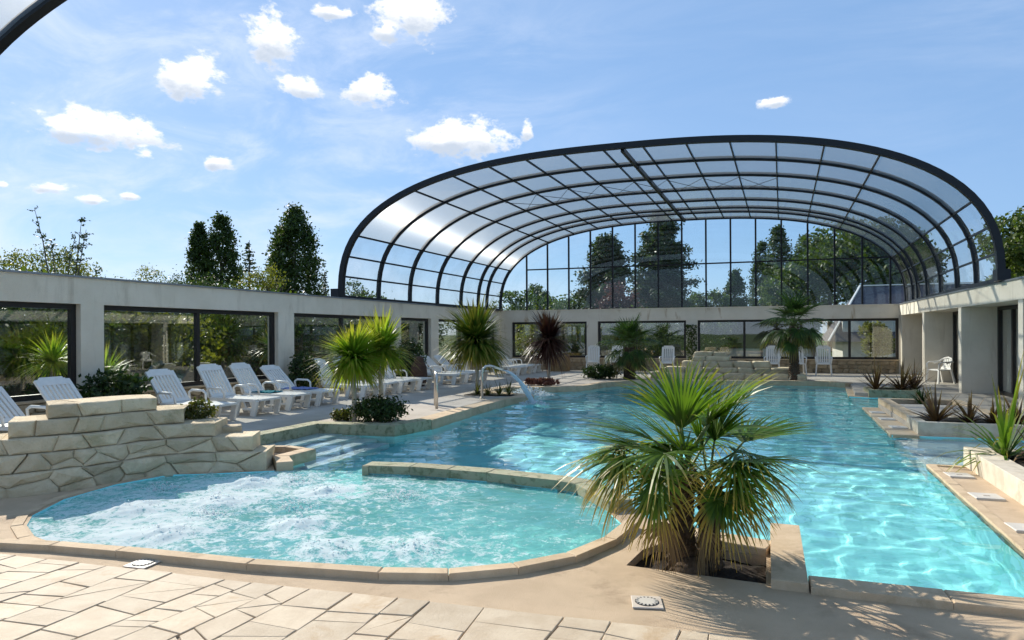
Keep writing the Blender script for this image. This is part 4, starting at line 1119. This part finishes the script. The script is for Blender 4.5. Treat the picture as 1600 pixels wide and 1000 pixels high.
def mop_tree(label, loc, stems, mat, n, L, seed):
    r = thing('mop_head_tree', label, 'tree', loc)
    for k, (x, y, hgt, top, ll) in enumerate(stems):
        MB().tube([(x, y, -.05), (x + .01, y, hgt * .35), (top[0] * .6 + x * .4, top[1], hgt * .7), (top[0], top[1], hgt)], [.055, .045, .042, .05], 8).build('trunk', 'stem', r, True)
        sword_head(r, (top[0], top[1], hgt), n, ll, .05 * ll / .7, mat, seed + k, .55)
    return r


mop_tree('lime green mop head tree with two pale stems in the left planter', (-7.15, 10.55, DL), [(0, 0, 1.16, (.0, 0), .82), (.02, .9, 1.30, (.14, .75), .76)], 'yucca', 900, .66, 51)
mop_tree('dark green mop head tree behind the swan neck spout', (-7.3, 16.5, DL), [(0, 0, 1.42, (-.03, 0), 1.2)], 'yuccaD', 1100, .95, 55)
r = mop_tree('dark red cordyline tree at the far left pool corner', (-6.4, 20.0, DL), [(0, 0, 1.45, (0, 0), .98)], 'cord', 620, .72, 57)
sword_head(r, (0, 0, 1.1), 220, .8, .05, 'cord', 58, 1.5, -.9, 'lower_crown')
mop_tree('green yucca tree outside the leftmost window', (-13.1, 9.1, 0), [(0, 0, 1.2, (0, 0), .75), (.3, .9, .9, (.3, .9), .6)], 'yucca', 240, .7, 61)
mop_tree('green yucca tree outside the second window by its right edge', (-13.3, 15.6, 0), [(0, 0, 1.3, (0, 0), .75)], 'yuccaD', 260, .7, 63)

shrub('ornamental_bush', 'low rounded olive shrub around the lime mop head tree', (-6.75, 10.75, DL), .62, .5, .44, 'shrub', 3000, .035, 71)
shrub('ornamental_bush', 'small yellowish ground cover at the left end of the planter', (-7.45, 10.7, DL), .3, .25, .2, 'shrubY', 900, .03, 72)
shrub('ornamental_bush', 'leafy dark bush against the first left pillar', (-11.0, 8.75, DL), .55, .7, 1.05, 'shrub', 2600, .05, 73)
shrub('ornamental_bush', 'twiggy dark bush against the second left pillar', (-11.0, 14.0, DL), .45, .5, 1.2, 'shrub', 1800, .045, 74)
shrub('ornamental_bush', 'tall dark bush against the third left pillar', (-10.9, 19.2, DL), .6, .7, 1.5, 'shrub', 2600, .05, 75)
shrub('flowering_plant', 'little shrub with pale flowers spilling over the rock wall end', (-7.15, 6.9, .5), .25, .25, .36, 'shrubY', 900, .03, 76)
shrub('flowering_plant', 'thin creeping plant at the base of the first lounger', (-7.35, 7.35, DL), .3, .3, .2, 'shrubY', 380, .03, 77)
shrub('flowering_plant', 'reddish low plants around the foot of the cordyline', (-6.5, 19.7, DL + .03), .75, .35, .2, 'redleaf', 1300, .05, 78)
cl = thing('climbing_plant', 'climber with pale leaves growing up the far pillar', 'climber', (-2.98, 28.85, DL))
rg = random.Random(5); pts = [(rg.uniform(-.22, .22), rg.uniform(-.08, .0), rg.random() ** .8 * 1.75 + .2) for _ in range(900)]
stuff(leaf_cloud(pts, .045, rg).build('foliage', 'leafA', cl)); stuff(MB().tube([(0, -.02, 0), (.05, -.02, .8), (-.03, -.02, 1.8)], .015, 5).build('stems', 'bark', cl))
r = thing('spider_plant', 'tufts of striped grass leaves at the foot of the spout', 'plant', (-6.85, 16.2, DL))
for k, (x, y) in enumerate([(-.35, .1), (0, 0), (.3, .05), (.5, .2)]): sword_head(r, (x, y, .0), 46, .42, .03, 'shrubY', 80 + k, 1.6, .1, 'leaf_tuft')
MB().prism([(-.6, -.2), (.65, -.1), (.7, .4), (-.6, .4)], 0, .02).build('soil', 'soil', r)


def flax(label, loc, clumps_, L, mat, seed, n=46, wd=.05, droop=.55, low=.25):
    r = thing('flax_plant', label, 'flax plant', loc)
    for k, (x, y, s) in enumerate(clumps_): sword_head(r, (x, y, 0), n, L * s, wd, mat, seed + k, droop, low, 'leaf_clump')
    return r


flax('bronze flax clumps in the low planter at the far right', (3.05, 20.3, .14), [(-.35, 0, 1), (.25, 0, 1.05), (.55, .1, .8)], .85, 'phor', 90, 40, .06)
flax('small dark green flax in the kerbed bed between the alcoves', (3.1, 16.75, .12), [(0, 0, 1)], .5, 'shrub', 94, 40, .05)
flax('brown bronze flax in the pale planter by the near alcove', (2.85, 13.2, .16), [(-.2, 0, 1), (.3, .05, .75), (.65, .1, .7), (.95, 0, .6)], .72, 'phor', 96, 42, .06)
yr = flax('spiky green yucca leaning out of the long planter at the right edge', (2.64, 9.6, .18), [(.0, 0, 1)], 1.0, 'yuccaD', 101, 80, .05, 1.25, -.05)
sword_head(yr, (.3, -.1, 0.), 60, .55, .04, 'phor', 104, 1.6, .0, 'dead_leaf_skirt'); sword_head(yr, (.75, .1, .0), 40, .7, .045, 'yuccaD', 106, .9, .2, 'leaf_clump')


# ------------------------------------------------------------------ trees and the house beyond the walls
def tree_root(name, label, cat, x, y, group='trees beyond the walls'): return thing(name, label, cat, (x, y, -.06), 0., group)


def limbs(r, h, rr, rg, n, spread, z0=.3, mat='bark'):
    b = MB(); b.tube([(0, 0, -.2), (rg.uniform(-.1, .1), rg.uniform(-.1, .1), h * .4), (rg.uniform(-.2, .2), rg.uniform(-.2, .2), h * .8)], [rr, rr * .7, rr * .25], 8)
    for k in range(n):
        a = rg.uniform(0, 6.28); z = h * rg.uniform(z0, .75); q = spread * rg.uniform(.6, 1.)
        b.tube([(0, 0, z), (q * .5 * cos(a), q * .5 * sin(a), z + h * .08), (q * cos(a), q * sin(a), z + h * .16)], [rr * .35, rr * .22, rr * .08], 5, False)
    b.build('trunk', mat, r)


def poplar(label, x, y, h, wd, seed, mat='leafB', n=260):
    r = tree_root('poplar_tree', label, 'tree', x, y); rg = random.Random(seed); limbs(r, h, .25, rg, 14, wd * .35)
    def f(q):
        t = q.random() ** .85; rr = wd / 2 * (1.05 - (2 * t - .85) ** 2 * .55) * (1 if t < .85 else (1 - t) / .15 * .8 + .2) * math.sqrt(q.uniform(.25, 1)); a = q.uniform(0, 6.28)
        return (rr * cos(a), rr * sin(a), h * (.08 + .9 * t))
    stuff(leaf_cloud(clumps(rg, n, f, wd * .055 + .1, 36), .115 + h * .0035, rg).build('crown', mat, r)); return r


def broad(label, x, y, h, wd, seed, mat='leafA', n=260, name='broadleaf_tree', size=.2):
    r = tree_root(name, label, 'tree', x, y); rg = random.Random(seed); limbs(r, h * .9, .06 + h * .018, rg, 9, wd * .35)
    blobs = [(rg.uniform(-.3, .3) * wd, rg.uniform(-.3, .3) * wd, h * rg.uniform(.4, .8), wd * rg.uniform(.2, .32)) for _ in range(9)] + [(0, 0, h * .8, wd * .25), (0, 0, h * .5, wd * .36)]
    def f(q):
        bx, by, bz, br = q.choice(blobs); a = q.uniform(0, 6.28); u = q.uniform(-.7, 1); k = math.sqrt(1 - min(1, u * u)); e = br * q.uniform(.75, 1.05)
        return (bx + e * k * cos(a), by + e * k * sin(a), min(h, bz + e * u * .9))
    stuff(leaf_cloud(clumps(rg, n, f, wd * .035 + .06, 30), size * .8, rg).build('crown', mat, r)); return r


def pine(label, x, y, h, wd, seed, n=10, mat='needle', start=.3):
    r = tree_root('pine_tree', label, 'pine', x, y); rg = random.Random(seed)
    MB().tube([(0, 0, -.2), (.1, 0, h * .5), (0, .1, h * .97)], [.28, .2, .05], 8).build('trunk', 'bark', r)
    b = MB(); pts = []
    for k in range(n):
        t = min(1., max(0., k / (n - 1) + rg.uniform(-.03, .03))); z = h * (start + (.97 - start) * t); ln = wd / 2 * (1 - t ** 1.6 * .75) * rg.uniform(.7, 1.15)
        for q in range(5):
            a = rg.uniform(0, 6.28); l = ln * rg.uniform(.55, 1.1); e = Vector((l * cos(a), l * sin(a), z + l * .12)); b.tube([(0, 0, z - .1), e * .5 + Vector((0, 0, z * .5)), e], [.06, .04, .015], 4, False)
            for _ in range(int(20 + 16 * l)):
                u = rg.uniform(.35, 1.05); c = Vector((e.x * u, e.y * u, z + (e.z - z) * u)); pts += [c + Vector((rg.gauss(0, .3), rg.gauss(0, .3), rg.gauss(0.05, .22))) for _ in range(5)]
    stuff(b.build('branches', 'bark', r)); stuff(leaf_cloud(pts, .17, rg, None, 1.5).build('crown', mat, r)); return r


def spruce(label, x, y, h, wd, seed, sparse=1., mat='needle', name='conifer_tree'):
    r = tree_root(name, label, 'conifer', x, y); rg = random.Random(seed); b = MB(); pts = []
    MB().tube([(0, 0, -.2), (0, 0, h * .6), (0, 0, h)], [.1, .06, .012], 6).build('trunk', 'bark', r)
    nk = int(h * 5)
    for k in range(nk):
        t = (k + .5) / nk; z = h * (.08 + .9 * t); l0 = wd / 2 * (1 - t) ** .8 + .06
        for q in range(5):
            a = rg.uniform(0, 6.28); l = l0 * rg.uniform(.7, 1.2); e = Vector((l * cos(a), l * sin(a), z + .12 * l)); b.tube([(0, 0, z), tuple(e)], [.015, .006], 3, False)
            for _ in range(int((4 + 14 * l) * sparse)): u = rg.uniform(.15, 1); pts.append(Vector((e.x * u, e.y * u, z + (e.z - z) * u)) + Vector((rg.gauss(0, .05), rg.gauss(0, .05), rg.gauss(0, .04))))
    stuff(b.build('branches', 'bark', r)); stuff(leaf_cloud(pts, .08 * (1.2 if sparse < 1 else 1), rg, None, 1.).build('crown', mat, r)); return r


def spiky(label, x, y, h, wd, seed):
    """open young cedar: arching leaders with short needle spurs"""
    r = tree_root('cedar_tree', label, 'cedar', x, y); rg = random.Random(seed); b = MB(); pts = []
    leaders = [(-.75, 1.0), (-.35, .80), (.1, .93), (.3, .86), (.62, .8), (-.55, .62), (.8, .62)]
    for (ox, hh) in leaders:
        oy = rg.uniform(-.5, .5); P = [Vector((0, 0, .3)), Vector((ox * wd * .18, oy * wd * .2, h * hh * .45)), Vector((ox * wd * .38, oy * wd * .3, h * hh * .8)), Vector((ox * wd * .55, oy * wd * .35, h * hh))]
        b.tube(P, [.05, .035, .02, .008], 5, False)
        for k in range(26):
            t = rg.uniform(.3, 1) * 3; i = min(2, int(t)); c = P[i].lerp(P[i + 1], t - i); a = rg.uniform(0, 6.28); l = wd * .18 * rg.uniform(.4, 1.2) * (1.15 - t / 3.4); e = c + Vector((l * cos(a), l * sin(a), l * rg.uniform(.05, .5))); b.tube([c, e], [.013, .005], 3, False)
            for _ in range(int(14 * l) + 5): u = rg.random(); pts.append(c.lerp(e, u) + Vector((rg.gauss(0, .03), rg.gauss(0, .03), rg.gauss(0, .03))))
    b.build('trunk', 'bark', r); stuff(leaf_cloud(pts, .055, rg).build('crown', 'needle', r)); return r


poplar('slim dark poplar, left of the close pair above the left wall', -59.3, 57.7, 14.6, 2.5, 1, n=230)
poplar('broader dark poplar, right of the close pair above the left wall', -56.9, 58.5, 15.3, 3.9, 2, n=330)
poplar('widest dark poplar standing alone just left of the enclosure', -45.9, 57.3, 15.2, 5.0, 3, n=420)
poplar('poplar shoulder joined to the left of the wide lone poplar', -47.6, 57.2, 13.2, 2.6, 4, n=180)
spiky('open spiky young cedar above the left wall near the left edge', -25.6, 18.1, 6.9, 4.2, 5)
broad('bright yellow green bush behind the spiky cedar', -29.8, 20.8, 5.5, 5.0, 6, 'leafY', 620, size=.075)
broad('thin arching yellow tree right of the spiky cedar', -26.1, 22.4, 5.0, 3.4, 7, 'leafY', 260, size=.065)
broad('dark low tree between the arching tree and the poplars', -25.0, 24.2, 5.0, 3.8, 8, 'leafB', 320, size=.065)
spruce('sparse pointed conifer between the two poplar groups', -23.1, 25.5, 6.3, 2.4, 9, 1.0)
broad('yellow leaved small tree in front of the wide poplar', -19.6, 22.9, 5.2, 2.2, 10, 'leafY', 200, size=.055)
spruce('small dark spruce close to the left foot of the enclosure', -30.8, 41.8, 6.6, 1.7, 11, 1.3)
broad('round tree top behind the small dark spruce', -28.6, 42.5, 6.2, 3.2, 12, 'leafA', 110, size=.12)
broad('low green tree at the left frame edge above the wall', -33., 19.0, 5.5, 4.6, 13, 'leafA', 400, size=.08)
pine('tall full pine behind the enclosure end glass, left of centre', -8.9, 60.7, 12.6, 7.0, 14, 20)
pine('shorter pine left of the tall pine behind the end glass', -12.4, 54.2, 9.6, 5.2, 15, 14)
broad('plum red small tree below the two pines', -9.7, 46.7, 5.6, 4.2, 16, 'plum', 160, size=.15)
for k, (x, y, h, wd, lab) in enumerate([(-21.5, 57, 5.2, 7., 'bushy hedge tree at the far left behind the end glass'), (-22.6, 66.5, 7.4, 3.8, 'taller round tree rising over the hedge behind the end glass'), (-16.0, 58, 5.0, 6.5, 'bushy hedge tree left of the shorter pine'), (-6.0, 72., 6.2, 5., 'low broad tree right of the tall pine')]): broad(lab, x, y, h, wd, 20 + k, 'leafA', 170, size=.2)
for k, (x, y, h, wd, lab) in enumerate([(-3.6, 84.2, 9.2, 2.4, 'short poplar in the gap right of the pines'), (-.6, 96.2, 14.0, 3.2, 'left poplar of the trio behind the end glass'), (1.3, 91.4, 15.4, 3.4, 'middle poplar of the trio behind the end glass'), (4.9, 103.4, 15.6, 4.2, 'right poplar of the trio, partly behind the broadleaf tree')]): poplar(lab, x, y, h, wd, 30 + k, 'leafB', 230)
broad('large rounded green tree right of the poplar trio', 5.2, 66.4, 11.6, 8.4, 40, 'leafA', 420, size=.24)
broad('large olive tree filling the right of the end glass', 8.3, 63.0, 11.6, 7.6, 41, 'leafA', 420, size=.24)
broad('dark tree behind the slate roof at the right of the end glass', 11.4, 66.3, 10.2, 7.4, 42, 'leafB', 320, size=.24)
broad('lower green tree in front of the poplar trio', 1.6, 62.0, 7.2, 4.6, 43, 'leafA', 170, size=.2)
broad('rounded oak rising behind the right building', 14.4, 47.6, 9.4, 5.6, 44, 'leafA', 300, size=.2)
broad('dark tree behind the right building at the frame edge', 17.2, 50., 8.6, 5.6, 45, 'leafA', 220, size=.2)
GO = 'greenery outside the windows'
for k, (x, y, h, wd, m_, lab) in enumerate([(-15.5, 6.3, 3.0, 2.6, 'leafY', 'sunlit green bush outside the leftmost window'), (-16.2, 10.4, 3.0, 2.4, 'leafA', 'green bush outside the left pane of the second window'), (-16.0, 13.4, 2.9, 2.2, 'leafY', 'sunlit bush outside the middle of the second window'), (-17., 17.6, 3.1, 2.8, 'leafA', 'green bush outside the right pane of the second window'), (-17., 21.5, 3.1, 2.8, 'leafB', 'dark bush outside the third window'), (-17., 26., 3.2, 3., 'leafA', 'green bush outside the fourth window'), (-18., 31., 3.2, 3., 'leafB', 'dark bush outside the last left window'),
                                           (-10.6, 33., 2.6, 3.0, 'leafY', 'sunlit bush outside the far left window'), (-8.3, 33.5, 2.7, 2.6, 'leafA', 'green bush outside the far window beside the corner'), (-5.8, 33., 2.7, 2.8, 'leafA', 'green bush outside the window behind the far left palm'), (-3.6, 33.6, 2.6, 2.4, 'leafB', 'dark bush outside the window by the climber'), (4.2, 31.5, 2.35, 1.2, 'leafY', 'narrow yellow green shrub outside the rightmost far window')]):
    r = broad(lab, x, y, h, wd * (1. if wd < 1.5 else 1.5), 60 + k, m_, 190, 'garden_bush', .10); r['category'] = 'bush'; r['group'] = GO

for nm, x0, x1, y0, y1, hh, sd_ in [('clipped green hedge running along outside the left windows', -19.6, -18.3, 1., 33., 2.9, 1), ('clipped green hedge outside the far left windows', -14.5, -2.2, 37.2, 38.4, 2.75, 2)]:
    r = thing('hedge', nm, 'hedge', ((x0 + x1) / 2, (y0 + y1) / 2, -.06)); rg = random.Random(sd_); pts = []
    for _ in range(15000):
        u, v, q = rg.uniform(-.5, .5), rg.uniform(-.5, .5), rg.random() ** .7; k = rg.random()
        if k < .45: v = math.copysign(.5, v)
        elif k < .8: u = math.copysign(.5, u)
        else: q = 1.
        x, y = u * (x1 - x0), v * (y1 - y0); wob = 1 + .12 * noise.noise(Vector((x * .9, y * .9, q * 2)))
        pts.append((x * wob if x1 - x0 < 3 else x, y * wob if y1 - y0 < 3 else y, q * hh * wob))
    stuff(leaf_cloud(pts, .11, rg).build('foliage', 'leafB', r))
    MB().box(-(x1 - x0) * .4, (x1 - x0) * .4, -(y1 - y0) * .49, (y1 - y0) * .49, 0, hh * .8).build('inner_twigs', 'bark', r)
# neighbouring house seen through the end glass and the far windows
hs = thing('neighbour_house', 'low white house with a steep slate roof behind the far right corner', 'house', (8., 40., 0))
MB().box(-4.2, 8, .6, 7., -.1, 2.3).build('wall', 'house', hs)
b = MB(); b.add([(-4.9, .0, 1.2), (9, .0, 1.2), (9, 3.6, 4.35), (-3.0, 3.6, 4.35), (-4.9, 7.4, 1.2), (9, 7.4, 1.2)], [(0, 1, 2, 3), (3, 2, 5, 4), (0, 3, 4)]); b.build('roof', 'slate', hs)
MB().bar((-4.95, -.02, 1.22), (-3.0, 3.58, 4.4), .09, .08).build('verge_board', 'white', hs)
MB().bar((-3.0, 3.6, 4.4), (9, 3.6, 4.4), .12, .06).build('ridge_cap', 'white', hs)
for x in (-2.2, 1.2): f = MB().box(x, x + 1.2, .55, .595, .6, 1.1).build('window', 'frame', hs)
h2 = thing('garden_shed', 'dark glazed garden room outside the far window behind the rock mound', 'shed', (-.2, 36., 0))
MB().box(-2.6, 2.4, 0, 3, -.05, .9).build('wall', 'house', h2)
MB().box(-2.6, 2.4, .3, 3, .9, 2.2).build('dark_screen', 'frame', h2)
MB().box(-2.9, 2.7, -.5, 3.3, 2.2, 2.45).build('roof', 'slate', h2)
for x in (-2.55, -.1, 2.3): MB().box(x - .05, x + .05, -.1, 0, 0, 2.2).build('post', 'frame', h2)
